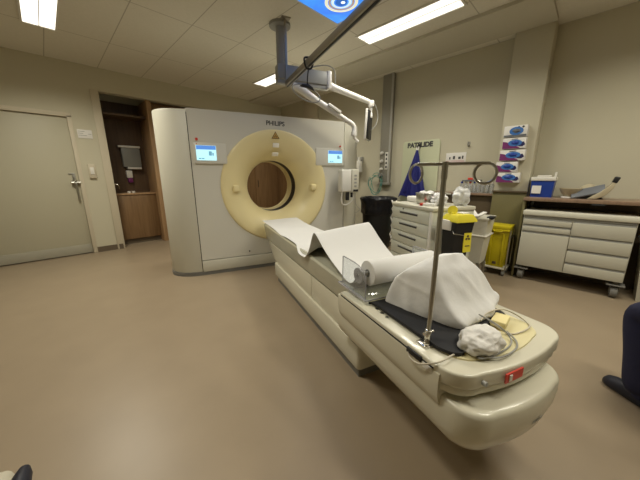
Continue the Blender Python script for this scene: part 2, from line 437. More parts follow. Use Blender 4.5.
# ================================================================== CEILING FIXTURES
def ceiling_light(x0, y0, label, power):
    x1, y1 = x0+.30, y0+1.19
    t = thing('ceiling_light', label, 'ceiling light', ((x0+x1)/2, (y0+y1)/2, CEIL), group='fluorescent ceiling lights')
    fr = MB().box(x0, x1, y0, y0+.02, CEIL-.018, CEIL).box(x0, x1, y1-.02, y1, CEIL-.018, CEIL)
    fr.box(x0, x0+.02, y0+.02, y1-.02, CEIL-.018, CEIL).box(x1-.02, x1, y0+.02, y1-.02, CEIL-.018, CEIL)
    part('frame', fr, M['white'], t)
    part('diffuser', MB().box(x0+.02, x1-.02, y0+.02, y1-.02, CEIL-.010, CEIL-.002), M['lamp'], t)
    part('louvre', MB().box(x0+.146, x0+.153, y0+.02, y1-.02, CEIL-.018, CEIL-.010), M['reflector'], t)
    la = bpy.data.lights.new('fluorescent_glow', 'AREA'); la.shape = 'RECTANGLE'; la.size = .24; la.size_y = 1.12
    la.energy = power; la.color = (1.0, .95, .80); la.spread = math.radians(146)
    lo = bpy.data.objects.new('fluorescent_glow', la); COL.objects.link(lo); lo.parent = t; lo.location = (0, 0, -.03)
    return t
ceiling_light(3.01, 1.19, 'long lit fluorescent ceiling light beside the grey ceiling rail', 25)
ceiling_light(3.01, 3.57, 'lit fluorescent ceiling light farther back above the boom bracket', 26)
ceiling_light(3.01, -1.19, 'lit fluorescent ceiling light over the right hand counter', 24)
ceiling_light(1.50, -1.45, 'added unseen ceiling fill light near the front wall in the middle', 25)  # unseen fitting added to light the cushion and scanner front
ceiling_light(.10, 3.57, 'added unseen ceiling fill light in front of the closed door', 38)  # unseen fitting of an added left row, brightens the door side
ceiling_light(.10, 1.19, 'added unseen ceiling fill light over the open floor on the left', 26)  # also of the added left row, unseen, lights the left floor
sp_ = thing('ceiling_picture_panel', 'backlit blue ceiling picture with ringed motif above the patient table', 'light panel', (2.05, 1.76, CEIL))
part('frame', MB().box(1.45, 2.65, 1.165, 1.18, CEIL-.012, CEIL).box(1.45, 2.65, 2.34, 2.355, CEIL-.012, CEIL).box(1.45, 1.465, 1.18, 2.34, CEIL-.012, CEIL).box(2.635, 2.65, 1.18, 2.34, CEIL-.012, CEIL), M['white'], sp_)
pic = part('picture', MB().box(1.465, 2.635, 1.18, 2.34, CEIL-.008, CEIL-.001), M['sky'], sp_)
RC = (2.375, 2.06)
for nm, r0, r1, m_ in (('ring', .165, .135, mat('ring_cream', (.4, .35, .2), .5, emit=(.85, .78, .55), estr=1.0)), ('ring', .128, .108, mat('ring_brown', (.3, .2, .1), .5, emit=(.45, .30, .18), estr=.9)),
                       ('ring', .10, .075, mat('ring_pale', (.4, .4, .3), .5, emit=(.65, .85, .85), estr=1.0)), ('ring', .06, .0001, mat('ring_blue', (.0, .1, .3), .5, emit=(.02, .12, .50), estr=.9))):
    part(nm, MB().lathe([(r1, -.0095), (r0, -.0095), (r0, -.008), (r1, -.008)], (*RC, CEIL), 'z', 40), m_, pic)
part('highlight', MB().sphere((RC[0]+.012, RC[1]-.012, CEIL-.011), .022, 1, 1, .1, 2), mat('ring_white', (.8, .8, .8), .5, emit=(.9, 1, 1), estr=1.2), pic)

# ceiling rail
rl = thing('ceiling_rail', 'long grey aluminium rail hanging under the ceiling over the table', 'rail', (1.115, 2.0, 2.3), st=True)
part('beam', MB().box(1.088, 1.142, .3, 3.30, 2.275, 2.33, .006), M['rail'], rl)
part('slot', MB().box(1.107, 1.123, .3, 3.30, 2.269, 2.277), M['black'], rl, 'dark slot under the rail')
part('hanger', MB().box(1.10, 1.13, .45, .48, 2.33, CEIL).box(1.07, 1.16, .42, .51, CEIL-.01, CEIL), M['rail'], rl)
part('hanger', MB().box(1.088, 1.112, 3.26, 3.285, 2.33, CEIL).box(1.05, 1.15, 3.22, 3.32, CEIL-.01, CEIL), M['rail'], rl)

# cord with hoop hanging from the rail
hc = thing('hanging_hoop', 'clear hoop hanging on a black cord from the ceiling rail', 'hoop', (1.09, 2.65, 2.3), st=True)
part('strap', MB().tube([(1.078, 2.65, 2.342), (1.152, 2.65, 2.342), (1.158, 2.65, 2.30), (1.135, 2.65, 2.255), (1.095, 2.65, 2.255), (1.074, 2.65, 2.30)], .009, 8, closed=True, smooth=4), M['black'], hc)
part('cord', MB().tube([(1.115, 2.65, 2.26), (1.105, 2.65, 2.20), (1.10, 2.65, 2.14), (1.10, 2.65, 2.10)], .0065, 8, smooth=3), M['black'], hc)
ring = []
for k in range(40):
    a = 2*PI*k/40; ring.append((1.09 + .142*math.cos(a), 2.65 + .03*math.sin(a), 2.035 + .076*math.sin(a) - .028*math.cos(a)))
part('hoop', MB().tube(ring, .0055, 8, closed=True), M['greycable'], hc)
part('clip', MB().prism([(1.02, 2.095), (1.045, 2.112), (1.11, 2.118), (1.15, 2.095), (1.17, 2.068), (1.10, 2.085), (1.045, 2.088)], 2.64, 2.665, 'y', .003), M['black'], hc, 'black clip on top of the hoop')

# ceiling hung boom with two arms and a flat monitor
ij = thing('monitor_boom', 'white twin boom with flat monitor hung from the ceiling before the scanner top', 'equipment boom', (1.18, 3.4, CEIL), st=True)
part('column', MB().cyl((1.08, 3.4, 2.50), (1.08, 3.4, CEIL), .05).cyl((1.08, 3.4, CEIL-.03), (1.08, 3.4, CEIL), .12), M['grey'], ij)
part('bracket', MB().box(1.02, 1.67, 3.34, 3.46, 2.365, 2.52, .010).box(1.02, 1.67, 3.36, 3.44, 2.32, 2.37, .006), M['grey'], ij, 'grey rectangular bracket')
part('upper_arm', MB().box(1.655, 1.72, 3.33, 3.47, 2.33, 2.535, .018).tube([(1.69, 3.4, 2.40), (1.75, 3.4, 2.375), (1.81, 3.4, 2.36)], .042, 12).tube([(1.79, 3.4, 2.365), (2.355, 3.4, 2.25)], [.040, .031], 14), M['arm'], ij)
part('lower_arm', MB().tube([(1.21, 3.4, 2.335), (1.30, 3.4, 2.31), (1.43, 3.4, 2.24), (1.55, 3.4, 2.18)], [.044, .048, .046, .04], 14).tube([(1.50, 3.4, 2.205), (2.05, 3.4, 1.955)], [.040, .033], 14), M['arm'], ij)
part('handle_bar', MB().obox((1.77, 3.355, 2.11), (.9, 0, -.42), (0, 1, 0), (.42, 0, .9), .10, .016, .018, .006), M['white'], ij)
part('elbow', MB().tube([(2.02, 3.4, 1.97), (2.075, 3.4, 1.945), (2.10, 3.4, 1.89), (2.095, 3.4, 1.82)], .032, 12, smooth=4).tube([(2.095, 3.4, 1.84), (2.10, 3.4, 1.785), (2.135, 3.4, 1.745), (2.17, 3.4, 1.725)], .021, 10, smooth=4).cyl((2.095, 3.4, 1.85), (2.096, 3.4, 1.80), .039), M['arm'], ij)
part('end_joint', MB().cyl((2.365, 3.4, 2.275), (2.365, 3.4, 2.195), .042, bev=.008).tube([(2.365, 3.4, 2.20), (2.37, 3.4, 2.13), (2.36, 3.4, 2.08)], .019, 10).box(2.345, 2.38, 3.37, 3.44, 2.05, 2.11, .006), M['arm'], ij)
mo = part('monitor', MB().obox((2.330, 3.41, 1.95), (.70, -.71, -.05), (.71, .70, 0), (.05, 0, 1), .016, .15, .20, .010), M['white'], ij)
part('screen', MB().obox((2.346, 3.394, 1.95), (.70, -.71, -.05), (.71, .70, 0), (.05, 0, 1), .013, .138, .185, .008), M['black'], mo)
part('cable', MB().tube([(1.40, 3.38, 2.52), (1.54, 3.38, 2.575), (1.68, 3.38, 2.60), (1.77, 3.38, 2.565), (1.79, 3.38, 2.46), (1.785, 3.38, 2.38)], .007, 6, smooth=6), M['greycable'], ij)
part('cable', MB().tube([(2.38, 3.4, 2.27), (2.45, 3.4, 2.20), (2.49, 3.4, 2.07), (2.45, 3.4, 1.95), (2.38, 3.41, 1.89)], .0055, 6, smooth=6), M['greycable'], ij)

# ================================================================== CT SCANNER (s, t, z)
CS, CZ, FT = 1.05, 1.115, 3.65
ct = thing('ct_scanner', 'large grey scanner ring with cream bore between two small screens', 'scanner', (CS, 4.05, 0), st=True)
def holed(x0, x1, z0, z1, t0, t1, R, ccz, n=96, topr=.0):
    mb = MB(); rings = [[], [], [], []]
    for k in range(n):
        a = 2*PI*(k+.5)/n; c, s = math.cos(a), math.sin(a)
        f = min(((x1-CS)/c if c > 1e-9 else 9e9), ((x0-CS)/c if c < -1e-9 else 9e9), ((z1-ccz)/s if s > 1e-9 else 9e9), ((z0-ccz)/s if s < -1e-9 else 9e9))
        ox, oz = CS+f*c, ccz+f*s
        rings[0].append((CS+R*c, t0, ccz+R*s)); rings[1].append((ox, t0, oz)); rings[2].append((ox, t1, oz)); rings[3].append((CS+R*c, t1, ccz+R*s))
    # snap nearest samples to the four corners
    for (qx, qz) in ((x0, z0), (x1, z0), (x0, z1), (x1, z1)):
        k = min(range(n), key=lambda i: (rings[1][i][0]-qx)**2 + (rings[1][i][2]-qz)**2)
        rings[1][k] = (qx, t0, qz); rings[2][k] = (qx, t1, qz)
    mb.loft(rings + [rings[0]], cap=False)
    return mb
part('front_panel', holed(.014, 2.086, .20, 2.02, FT, FT+.05, .735, CZ), M['gantry'], ct)
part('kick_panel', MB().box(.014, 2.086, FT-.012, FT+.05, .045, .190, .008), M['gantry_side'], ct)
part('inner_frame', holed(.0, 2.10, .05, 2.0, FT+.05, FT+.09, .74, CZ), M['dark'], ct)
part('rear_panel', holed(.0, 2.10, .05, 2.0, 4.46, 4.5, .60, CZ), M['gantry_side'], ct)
part('top_cover', MB().box(.0, 2.10, FT+.045, 4.5, 1.985, 2.02, .006), M['gantry'], ct)
def pod(sg):
    f = lambda s: CS + sg*(s-CS)
    o = [(.006, FT-.002), (-.06, FT+.004), (-.14, FT+.022), (-.22, FT+.06), (-.285, FT+.115), (-.33, FT+.18), (-.352, FT+.26), (-.355, FT+.4), (-.355, 4.3), (-.33, 4.42), (-.25, 4.49), (.006, 4.5)]
    return [(f(s), t) for s, t in o]
for sg in (1, -1):
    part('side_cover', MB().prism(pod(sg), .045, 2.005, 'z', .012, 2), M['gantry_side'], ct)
pl = pod(1) + pod(-1)[::-1]
part('plinth', MB().prism([(CS+(s-CS)*1.006, t-.004 if t < 4 else t) for s, t in pl], 0, .045, 'z'), M['grey_plinth'], ct)
part('bore_funnel', MB().lathe([(.742, .03), (.735, .0), (.728, -.012), (.71, -.018), (.67, -.018), (.61, -.006), (.55, .018), (.49, .058), (.44, .105), (.405, .155), (.378, .205), (.362, .25), (.357, .275), (.37, .28), (.75, .05), (.742, .03)], (CS, FT, CZ), 'y', 96), M['cream'], ct, sm=60)
part('scan_window', MB().lathe([(.358, .274), (.358, .45), (.38, .45), (.38, .274), (.358, .274)], (CS, FT, CZ), 'y', 96), M['black'], ct, 'black scan window band inside the bore')
part('rear_bore', MB().lathe([(.356, .449), (.354, .66), (.40, .74), (.50, .82), (.60, .851), (.62, .84), (.40, .70), (.38, .449), (.356, .449)], (CS, FT, CZ), 'y', 96), M['cream'], ct, sm=60)
# screens
for nm, s0, s1, h0, h1 in (('l', .075, .297, .045, .42), ('r', 1.815, 2.045, 1.62, 2.083)):
    ho = part('screen_housing', MB().prism(rrect(h0, h1, 1.405, 1.645, .02), FT-.022, FT+.005, 'y', .008), M['gantry'], ct)
    sc_ = part('display', MB().box(s0, s1, FT-.026, FT-.018, 1.445, 1.615, .002), M['display'], ho, 'lit pale blue display')
    part('lamp', MB().cyl((s0+.01 if nm == 'l' else s1-.01, FT-.026, 1.632), (s0+.01 if nm == 'l' else s1-.01, FT-.02, 1.632), .006), M['red'], ho)
    ORG[sc_.name] = ORG[ho.name]
    hb = MB().box(s0+.003, s1-.003, FT-.0275, FT-.0255, 1.568, 1.613)
    part('screen_header', hb, M['header'], ho)
    ic = MB().box(s0+.02, s0+.05, FT-.0275, FT-.0255, 1.46, 1.472).box(s0+.055, s0+.085, FT-.0275, FT-.0255, 1.46, 1.472).box(s1-.085, s1-.05, FT-.0275, FT-.0255, 1.50, 1.55).box(s1-.045, s1-.03, FT-.0275, FT-.0255, 1.50, 1.535)
    part('screen_icons', ic, M['icon'], ho)
part('stop_button', MB().cyl((.092, FT-.012, 1.685), (.092, FT, 1.685), .016), M['red'], ct, 'small red button')
part('stop_button', MB().cyl((2.02, FT-.012, 1.68), (2.02, FT, 1.68), .012), M['red'], ct, 'small red button')
for s in (.505, 1.585):
    part('control_knob', MB().box(s-.042, s+.042, FT-.03, FT+.06, 1.055, 1.145, .022, 3), M['cream'], ct)
mk = MB().mesh(text_mesh('PHILIPS', .078, .001, .0015), face_mtx((1.055, FT-.0015, 1.922), (1, 0, 0), (0, 0, 1)))
part('maker_name', mk, M['ink'], ct, 'grey lettering PHILIPS')
wl = part('warning_label', MB().prism([(1.045-.053, 1.735), (1.045+.053, 1.735), (1.045, 1.825)], FT-.0215, FT-.012, 'y'), M['brown'], ct, 'brown warning triangle')
part('triangle_field', MB().prism([(1.045-.038, 1.743), (1.045+.038, 1.743), (1.045, 1.807)], FT-.0225, FT-.0213, 'y'), M['amber'], wl)
tf = MB()
for k in range(3):
    a0 = math.radians(60 + 120*k); P = []
    for j in range(5):
        a = a0 + math.radians(60)*j/4; P.append((1.045+.019*math.cos(a), 1.765+.019*math.sin(a)))
    for j in range(4, -1, -1):
        a = a0 + math.radians(60)*j/4; P.append((1.045+.007*math.cos(a), 1.765+.007*math.sin(a)))
    tf.prism(P, FT-.0235, FT-.0223, 'y')
tf.cyl((1.045, FT-.0235, 1.765), (1.045, FT-.0223, 1.765), .004)
part('trefoil', tf, M['brown'], wl)
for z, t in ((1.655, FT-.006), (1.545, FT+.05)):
    part('glare_patch', MB().obox((1.05, t, z), (1, 0, 0), (0, 1, .35 if z > 1.6 else .8), (0, -.35 if z > 1.6 else -.8, 1), .042, .006, .028, .004), M['glare_white'], ct)  # bright white plates standing in for lamp glare on the ring bowl
part('bolt', MB().cyl((.62, FT-.006, .255), (.62, FT, .255), .010), M['black'], ct)

# ================================================================== PATIENT TABLE (s, t, z)
tb = thing('patient_table', 'long cream scanner table with rounded end reaching into the bore', 'scanner table', (1.05, 2.0, 0), st=True)
part('plinth', MB().box(.84, 1.26, 1.235, 3.05, 0, .062), M['grey_plinth'], tb)
part('lower_base', MB().prism(rrect(.820, 1.280, 1.215, 3.12, .03, 4), .06, .226, 'z', .012, 2), M['table'], tb)
prof = [(1.36, .226), (3.12, .226), (3.2, .27), (3.33, .345), (3.41, .40), (3.43, .432), (1.36, .432)]
a_ = [(1.993, .226), (3.12, .226), (3.2, .27), (3.33, .345), (3.41, .40), (3.43, .432), (1.993, .432)]
b_ = [(1.24, .226), (1.987, .226), (1.987, .432), (1.24, .432)]
part('side_panel', MB().prism(a_, .836, 1.264, 'x', .006, 2), M['table'], tb)
part('side_panel', MB().prism(b_, .836, 1.264, 'x', .006, 2), M['table'], tb)
part('seam_strip', MB().box(.850, 1.25, 1.25, 3.40, .43, .456), M['dark'], tb, 'dark seam under the tabletop')
def cradle(t, zt, w=.245):
    pts = []
    for s, z in ((-.222, .452), (-w+.006, zt-.07), (-w, zt-.015), (-w+.012, zt), (-.19, zt-.006), (0, zt-.012), (.19, zt-.006), (w-.012, zt), (w, zt-.015), (w-.006, zt-.07), (.222, .452)):
        pts.append((1.05+s, t, z))
    return pts
part('cradle', MB().loft([cradle(1.285, .602), cradle(1.5, .608), cradle(2.0, .622), cradle(3.50, .645), [(1.05+(x-1.05)*.96, 3.56, z+(.02 if z < .5 else -.005)) for x, _, z in cradle(3.56, .645)]]), M['tabletop'], tb)
# tail of the table: deck, side rails, lower housing
TC = 1.078
def tailplan(h, t0, t1, r, bow, TC=1.078):
    out = [(TC+h, t1), (TC-h, t1)]
    for sgn in (-1, 1):
        arc = []
        for k in range(9):
            a = math.radians(90*k/8)
            arc.append((TC+sgn*(h-r+r*math.cos(a)), t0+bow+r-r*math.sin(a)))
        arc = arc if sgn == -1 else arc[::-1]
        if sgn == 1:
            for k in range(1, 8):
                u = -1+2*k/8; out.append((TC+u*(h-r), t0+bow*u*u))
        out += arc
    return out
part('deck', MB().prism(tailplan(.342, .462, 1.30, .11, .026), .522, .582, 'z', .009, 3), M['table'], tb)
part('pad', MB().prism(tailplan(.262, .515, 1.285, .10, .024), .575, .589, 'z', .006, 2), M['yellowpad'], tb, 'yellow vinyl pad')
for sg in (-1, 1):
    P = [(.338, .562), (.345, .554), (.3465, .51), (.343, .46), (.333, .425), (.31, .395), (.27, .375), (.20, .365), (.20, .50), (.32, .562)]
    R = []
    for t, k in ((1.342, .86), (1.332, .95), (1.305, 1.0), (.64, 1.0), (.59, 1.0), (.572, .985)):
        R.append([(TC+sg*(s if k == 1 else .25+(s-.25)*k), t, .46+(z-.46)*k) for s, z in P])
    part('side_rail', MB().loft(R), M['table'], tb, sm=32)
def house(z, h, t0, r, bow, t1=1.36):
    return [(x, y, z) for x, y in tailplan(h, t0, t1, r, bow, 1.04)]
part('lower_housing', MB().loft([house(.268, .20, .49, .08, .015), house(.272, .235, .455, .09, .018), house(.285, .262, .432, .10, .02), house(.312, .278, .416, .11, .02), house(.35, .286, .408, .11, .02), house(.40, .289, .404, .11, .02), house(.444, .288, .405, .11, .02), house(.455, .285, .408, .108, .02), house(.461, .280, .413, .106, .02), house(.4635, .272, .421, .10, .02), house(.464, .262, .431, .095, .02), house(.468, .17, .52, .08, .015)]), M['table'], tb, sm=50)
part('neck', MB().box(.80, 1.36, .56, 1.30, .42, .53), M['dark'], tb)
part('end_skirt', MB().prism(tailplan(.334, .470, .66, .106, .026), .488, .523, 'z', .006, 2), M['table'], tb)
for sg in (-1, 1): part('seam_strip', MB().box(TC+sg*.3425-.003, TC+sg*.3425+.003, .60, 1.295, .5605, .5655), M['dark'], tb, 'thin dark seam along the deck side')
part('release_slot', MB().box(.728, .76, .655, .735, .548, .572, .004), M['black'], tb, 'dark release handle slot')
part('release_tab', MB().box(.7305, .75, .60, .65, .535, .56, .004), M['white'], tb, 'white release tab')
rb = part('sticker', MB().obox((.985, .4615, .548), (1, -.02, 0), (.02, 1, 0), (0, 0, 1), .048, .0025, .019), M['red'], tb, 'red sticker with white mark')
part('sticker_mark', MB().obox((.960, .4585, .548), (1, -.02, 0), (.02, 1, 0), (0, 0, 1), .007, .0025, .012), M['white'], rb)
part('end_screw', MB().cyl((.845, .4695, .552), (.845, .484, .552), .009), M['grey'], tb)
part('end_screw', MB().cyl((1.385, .535, .555), (1.375, .545, .555), .009), M['black'], tb)
for k in range(3):
    part('deck_screw', MB().cyl((.80-.004*k, 1.03-.045*k, .576), (.80-.004*k, 1.03-.045*k, .5845), .009), M['steel'], tb)
part('maker_name', MB().mesh(text_mesh('PHILIPS', .021, .0006), face_mtx((1.08, .4062, .362), (1, .03, 0), (0, -.10, 1))), M['greycable'], tb, 'small grey lettering PHILIPS')

# paper strip lying along the table
PZ = [(1.235, .70), (1.27, .640), (1.31, .618), (1.36, .622), (1.45, .652), (1.55, .692), (1.65, .742), (1.74, .800), (1.80, .838), (1.835, .852), (1.862, .842), (1.885, .80), (1.91, .74), (1.95, .685), (2.02, .656), (2.15, .640), (2.35, .640), (2.55, .648), (2.75, .640), (2.95, .650), (3.15, .652), (3.35, .658), (3.52, .668), (3.60, .672)]
PP = spline([Vector((0, t, z)) for t, z in PZ], 5)
def paper(u, v):
    x = u*(len(PP)-1); i = min(int(x), len(PP)-2); p = PP[i].lerp(PP[i+1], x-i)
    s = -1+2*v; t, z = p.y, p.z
    bump = max(0, (z-.66)/.19) if t < 2.1 else 0
    z += .022*bump*s + .006*math.sin(t*7+s*2) * (1 if t > 2.1 else .3)
    if 1.86 < t < 2.25:                       # loose corner drooping off the left edge behind the fold
        k = math.sin((t-1.86)/.39*PI); z -= .075*k*max(0, -s-.55)/.45; 
    sag = .006 if t > 2.0 else .003
    return (1.05 + .246*s + (-.030*math.sin((t-1.86)/.39*PI) if 1.86 < t < 2.25 and s < 0 else 0), t, max(z+sag, .60 if (1.86 < t < 2.25 and s < -.6) else .615))
single('paper_sheet', MB().grid(paper, 110, 16, .0012), M['paper'], 'white paper strip draped along the table with a raised fold', 'paper sheet', (1.05, 2.3, .62), st=True, sm=80)
# paper roll
pr_ = thing('paper_roll', 'thick white paper roll lying across the table in its holder', 'paper roll', (1.05, 1.145, .665), st=True)
part('roll', MB().lathe([(.022, -.235), (.067, -.235), (.07, -.231), (.07, .231), (.067, .235), (.022, .235), (.022, -.235)], (1.05, 1.145, .738), 'x', 48), M['paper'], pr_, sm=50)
part('core', MB().lathe([(.017, -.236), (.022, -.236), (.022, .236), (.017, .236), (.017, -.236)], (1.05, 1.145, .738), 'x', 24), M['grey'], pr_)
# acrylic holder
ah = thing('roll_holder', 'clear acrylic stand holding the white paper roll', 'stand', (1.05, 1.22, .605), st=True)
part('base_plate', MB().box(.765, 1.335, 1.085, 1.38, .605, .611, .001), M['acrylic'], ah)
for y_ in (1.083, 1.382): part('plate_edge', MB().box(.765, 1.335, y_-.002, y_+.002, .6045, .6115), M['acrylic_edge'], ah)
part('plate_edge', MB().box(.762, .766, 1.083, 1.382, .6045, .6115), M['acrylic_edge'], ah)
for s in (.772, 1.322):
    P = [(1.085, .611), (1.365, .611), (1.365, .795), (1.34, .795)]
    for k in range(9):
        a = math.radians(20 + 80*k/8)
    P = [(1.10, .611), (1.345, .611), (1.345, .785), (1.335, .788), (1.22, .785), (1.165, .778), (1.13, .762), (1.108, .735), (1.10, .70)]
    sp = part('side_plate', MB().prism(P, s, s+.006, 'x'), M['acrylic'], ah)
    part('edge_band', MB().tube([(s+.003, a, b) for a, b in P], .0028, 6, closed=True), M['acrylic_edge'], sp)
    part('hub', MB().lathe([(.012, 0), (.044, 0), (.044, .007), (.03, .01), (.012, .01)], (s+.007 if s < 1 else s-.018, 1.185, .715), 'x', 24), M['acrylic_edge'], sp)
part('spindle', MB().cyl((.779, 1.145, .738), (1.321, 1.145, .738), .012, n=16), M['greycable'], ah)

# black board, white covered wedge, bundle, foam, cables
bd = [(.815, 1.075), (.803, 1.04), (.803, .70), (.805, .64), (.83, .590), (.87, .580), (.92, .62), (1.0, .66), (1.25, .675), (1.305, .70), (1.318, .77), (1.30, 1.0), (1.25, 1.05)]
bdp = spline([Vector((a, b, 0)) for a, b in bd], 4, True)
single('foam_board', MB().prism([(p.x, p.y) for p in bdp], .590, .604, 'z', .005, 2), M['board'], 'flat black foam board under the white covered cushion', 'board', (1.05, .85, .590), st=True)
def rpoly(cs, r, k=5, per=9):
    """closed outline through rounded corners (s, t, z); the same number of points each time"""
    out = []; n = len(cs)
    for i in range(n):
        p = Vector(cs[i]); a = Vector(cs[i-1]); b = Vector(cs[(i+1) % n])
        pa = p + (a-p).normalized()*min(r, (a-p).length*.45); pb = p + (b-p).normalized()*min(r, (b-p).length*.45)
        for j in range(k+1):
            u = j/k; out.append(pa*(1-u)**2 + p*2*u*(1-u) + pb*u*u)
        nb = Vector(cs[(i+1) % n]); q = nb + (p-nb).normalized()*min(r, (p-nb).length*.45)
        for j in range(1, per): out.append(pb.lerp(q, j/per))
    return out
RR = [rpoly([(.868, 1.06, .606), (.90, .90, .606), (.985, .672, .606), (1.20, .70, .606), (1.38, .785, .606), (1.34, 1.08, .606), (1.10, 1.10, .606)], .03),
      rpoly([(.870, 1.05, .64), (.905, .88, .64), (.977, .674, .638), (1.20, .695, .64), (1.388, .785, .645), (1.33, 1.07, .64), (1.10, 1.09, .64)], .025),
      rpoly([(.878, 1.03, .70), (.912, .87, .70), (.958, .738, .70), (1.16, .740, .70), (1.335, .785, .69), (1.30, 1.05, .70), (1.10, 1.07, .70)], .022),
      rpoly([(.887, 1.005, .755), (.918, .88, .765), (.950, .780, .765), (1.12, .772, .77), (1.285, .795, .755), (1.27, 1.02, .75), (1.09, 1.05, .755)], .02),
      rpoly([(.900, .975, .79), (.926, .89, .813), (.953, .812, .82), (1.10, .798, .83), (1.237, .81, .81), (1.23, .98, .79), (1.08, 1.01, .79)], .018),
      rpoly([(.950, .94, .832), (.955, .885, .848), (.973, .838, .856), (1.09, .824, .863), (1.195, .83, .850), (1.19, .92, .84), (1.07, .95, .835)], .018),
      rpoly([(1.003, .897, .874), (1.0, .88, .879), (1.003, .860, .884), (1.09, .846, .893), (1.165, .852, .882), (1.165, .885, .876), (1.08, .897, .88)], .008)]
def dens(RR, k):
    out = []
    for i in range(len(RR)-1):
        for j in range(k):
            u = j/k
            row = []
            for m_ in range(len(RR[i])):
                p0, p1, p2, p3 = (Vector(RR[max(i-1, 0)][m_]), Vector(RR[i][m_]), Vector(RR[i+1][m_]), Vector(RR[min(i+2, len(RR)-1)][m_]))
                row.append(.5*((2*p1) + (p2-p0)*u + (2*p0-5*p1+4*p2-p3)*u*u + (3*p1-p0-3*p2+p3)*u**3))
            out.append(row)
    out.append([Vector(p) for p in RR[-1]])
    return out
DR = dens(RR, 6); n_ = len(DR[0])
top_c = sum(DR[-1], Vector())/n_ + Vector((0, 0, .004))
for i, row in enumerate(DR):
    h = i/(len(DR)-1)
    cen = sum(row, Vector())/n_
    for k, p in enumerate(row):
        d_ = (p-cen); d_.z = 0; d_.normalize()
        w_ = (1-h)**1.1
        q = Vector((p.x*11, p.y*11, p.z*3))
        f = .012*noise.noise(q)*w_ + .005*noise.noise(q*1.7 + Vector((4, 2, 1)))
        rid = 1 - abs(noise.noise(Vector((p.x*7+p.z*5, p.y*7-p.z*4, p.z*4+2))))*2.4
        p += d_*(f + .011*max(0, rid-.6)); p.z = max(p.z, .606)
cap = [[p.lerp(top_c, u) for p in DR[-1]] for u in (.5, .9)]
single('covered_cushion', MB().loft([[tuple(p) for p in r] for r in DR + cap]), M['cloth'], 'knee cushion wrapped in white sheet on the black foam board', 'cushion', (1.05, .87, .604), st=True, sm=75)

t_ = bmesh.new(); bmesh.ops.create_icosphere(t_, subdivisions=5, radius=1)
for v in t_.verts:
    q = v.co.copy()
    k = 1.02 + .20*noise.noise(q*1.9) + .16*(.5-abs(noise.noise(q*2.6 + Vector((3, 1, 2))))) + .04*(.5-abs(noise.noise(q*5+Vector((0, 2, 5)))))
    v.co = Vector((.965 + q.x*.088*k, .585 + q.y*.062*k, max(.590, .622 + q.z*.048*k)))
mbx = MB(); mbx._add(t_)
single('cloth_bundle', mbx, M['bundle'], 'crumpled white cloth bundle on the yellow pad beside the cushion', 'cloth', (.985, .585, .589), st=True, sm=80)
single('foam_wedge', MB().obox((1.20, .655, .613), (.9, .35, 0), (-.35, .9, 0), (0, 0, 1), .05, .03, .016, .008, 2), M['yellowfoam'], 'small pale yellow foam block behind the white cloth bundle', 'foam block', (1.20, .655, .590), st=True)
cz = .596
single('sensor_cable', MB().tube([(.90, .625, .64), (.87, .60, .60), (.80, .59, cz), (.755, .585, cz), (.728, .60, .585), (.716, .65, .552), (.722, .70, .54), (.728, .725, .552)], .0036, 8, smooth=8), M['cable'], 'beige cable looping off the left edge of the table', 'cable', (.80, .59, .59), st=True)
single('lead_cable', MB().tube([(1.08, .68, .66), (1.11, .61, .635), (1.125, .565, .60), (1.07, .535, cz), (.98, .525, cz), (.905, .53, cz), (.90, .545, .594), (.97, .508, cz), (1.07, .513, cz), (1.13, .545, cz), (1.16, .60, .60)], .0034, 8, smooth=8), M['greycable'], 'thin grey cable coiled along the front of the white cloth bundle', 'cable', (1.05, .53, .59), st=True)
single('looped_cable', MB().tube([(1.10, .68, .625), (1.16, .69, .645), (1.24, .68, .648), (1.31, .66, .62), (1.335, .62, .594), (1.30, .585, cz), (1.23, .575, cz), (1.16, .59, cz), (1.10, .64, .64)], .0034, 8, smooth=8), M['cable'], 'pale cable looping over the right corner of the table end', 'cable', (1.24, .62, .59), st=True)

# arm support pole with rings
pole = thing('ring_pole', 'steel pole with ringed crossbar clamped to the table edge', 'pole', (.808, .70, .585), st=True)
part('post', MB().cyl((.808, .70, .586), (.808, .70, 1.285), .0092, n=16).cyl((.808, .70, 1.24), (.808, .70, 1.285), .0108, n=16), M['steel'], pole)
BD = Vector((.655, -.756, 0)).normalized(); PB = Vector((.808, .70, 0))
def on_bar(u, dz=0): return tuple(PB + BD*u + Vector((0, 0, 1.291+dz)))
part('crossbar', MB().cyl(on_bar(-.093), on_bar(.135), .006, n=14).cyl(on_bar(0, -.012), on_bar(0, .008), .0112, n=14), M['steel'], pole)
for u, rx, rz, tw in ((-.094, .026, .034, .95), (.124, .0335, .0335, 0)):
    c = PB + BD*u; nrm_ = Vector((-BD.y, BD.x, 0)); hv = (BD*math.cos(tw) + nrm_*math.sin(tw))
    rg = [c + hv*.0325*math.cos(2*PI*k/40) + Vector((0, 0, 1.2585 + .0335*math.sin(2*PI*k/40))) for k in range(40)]
    part('ring', MB().tube(rg, .0048, 8, closed=True), M['steel'], pole)
part('clamp', MB().box(.772, .848, .672, .728, .582, .590, .002).cyl((.808, .70, .588), (.808, .70, .645), .0145, n=18, bev=.003).cyl((.783, .70, .632), (.833, .70, .632), .007).cyl((.79, .688, .6), (.79, .688, .585), .012), M['chrome'], pole, 'chrome clamp at the foot')

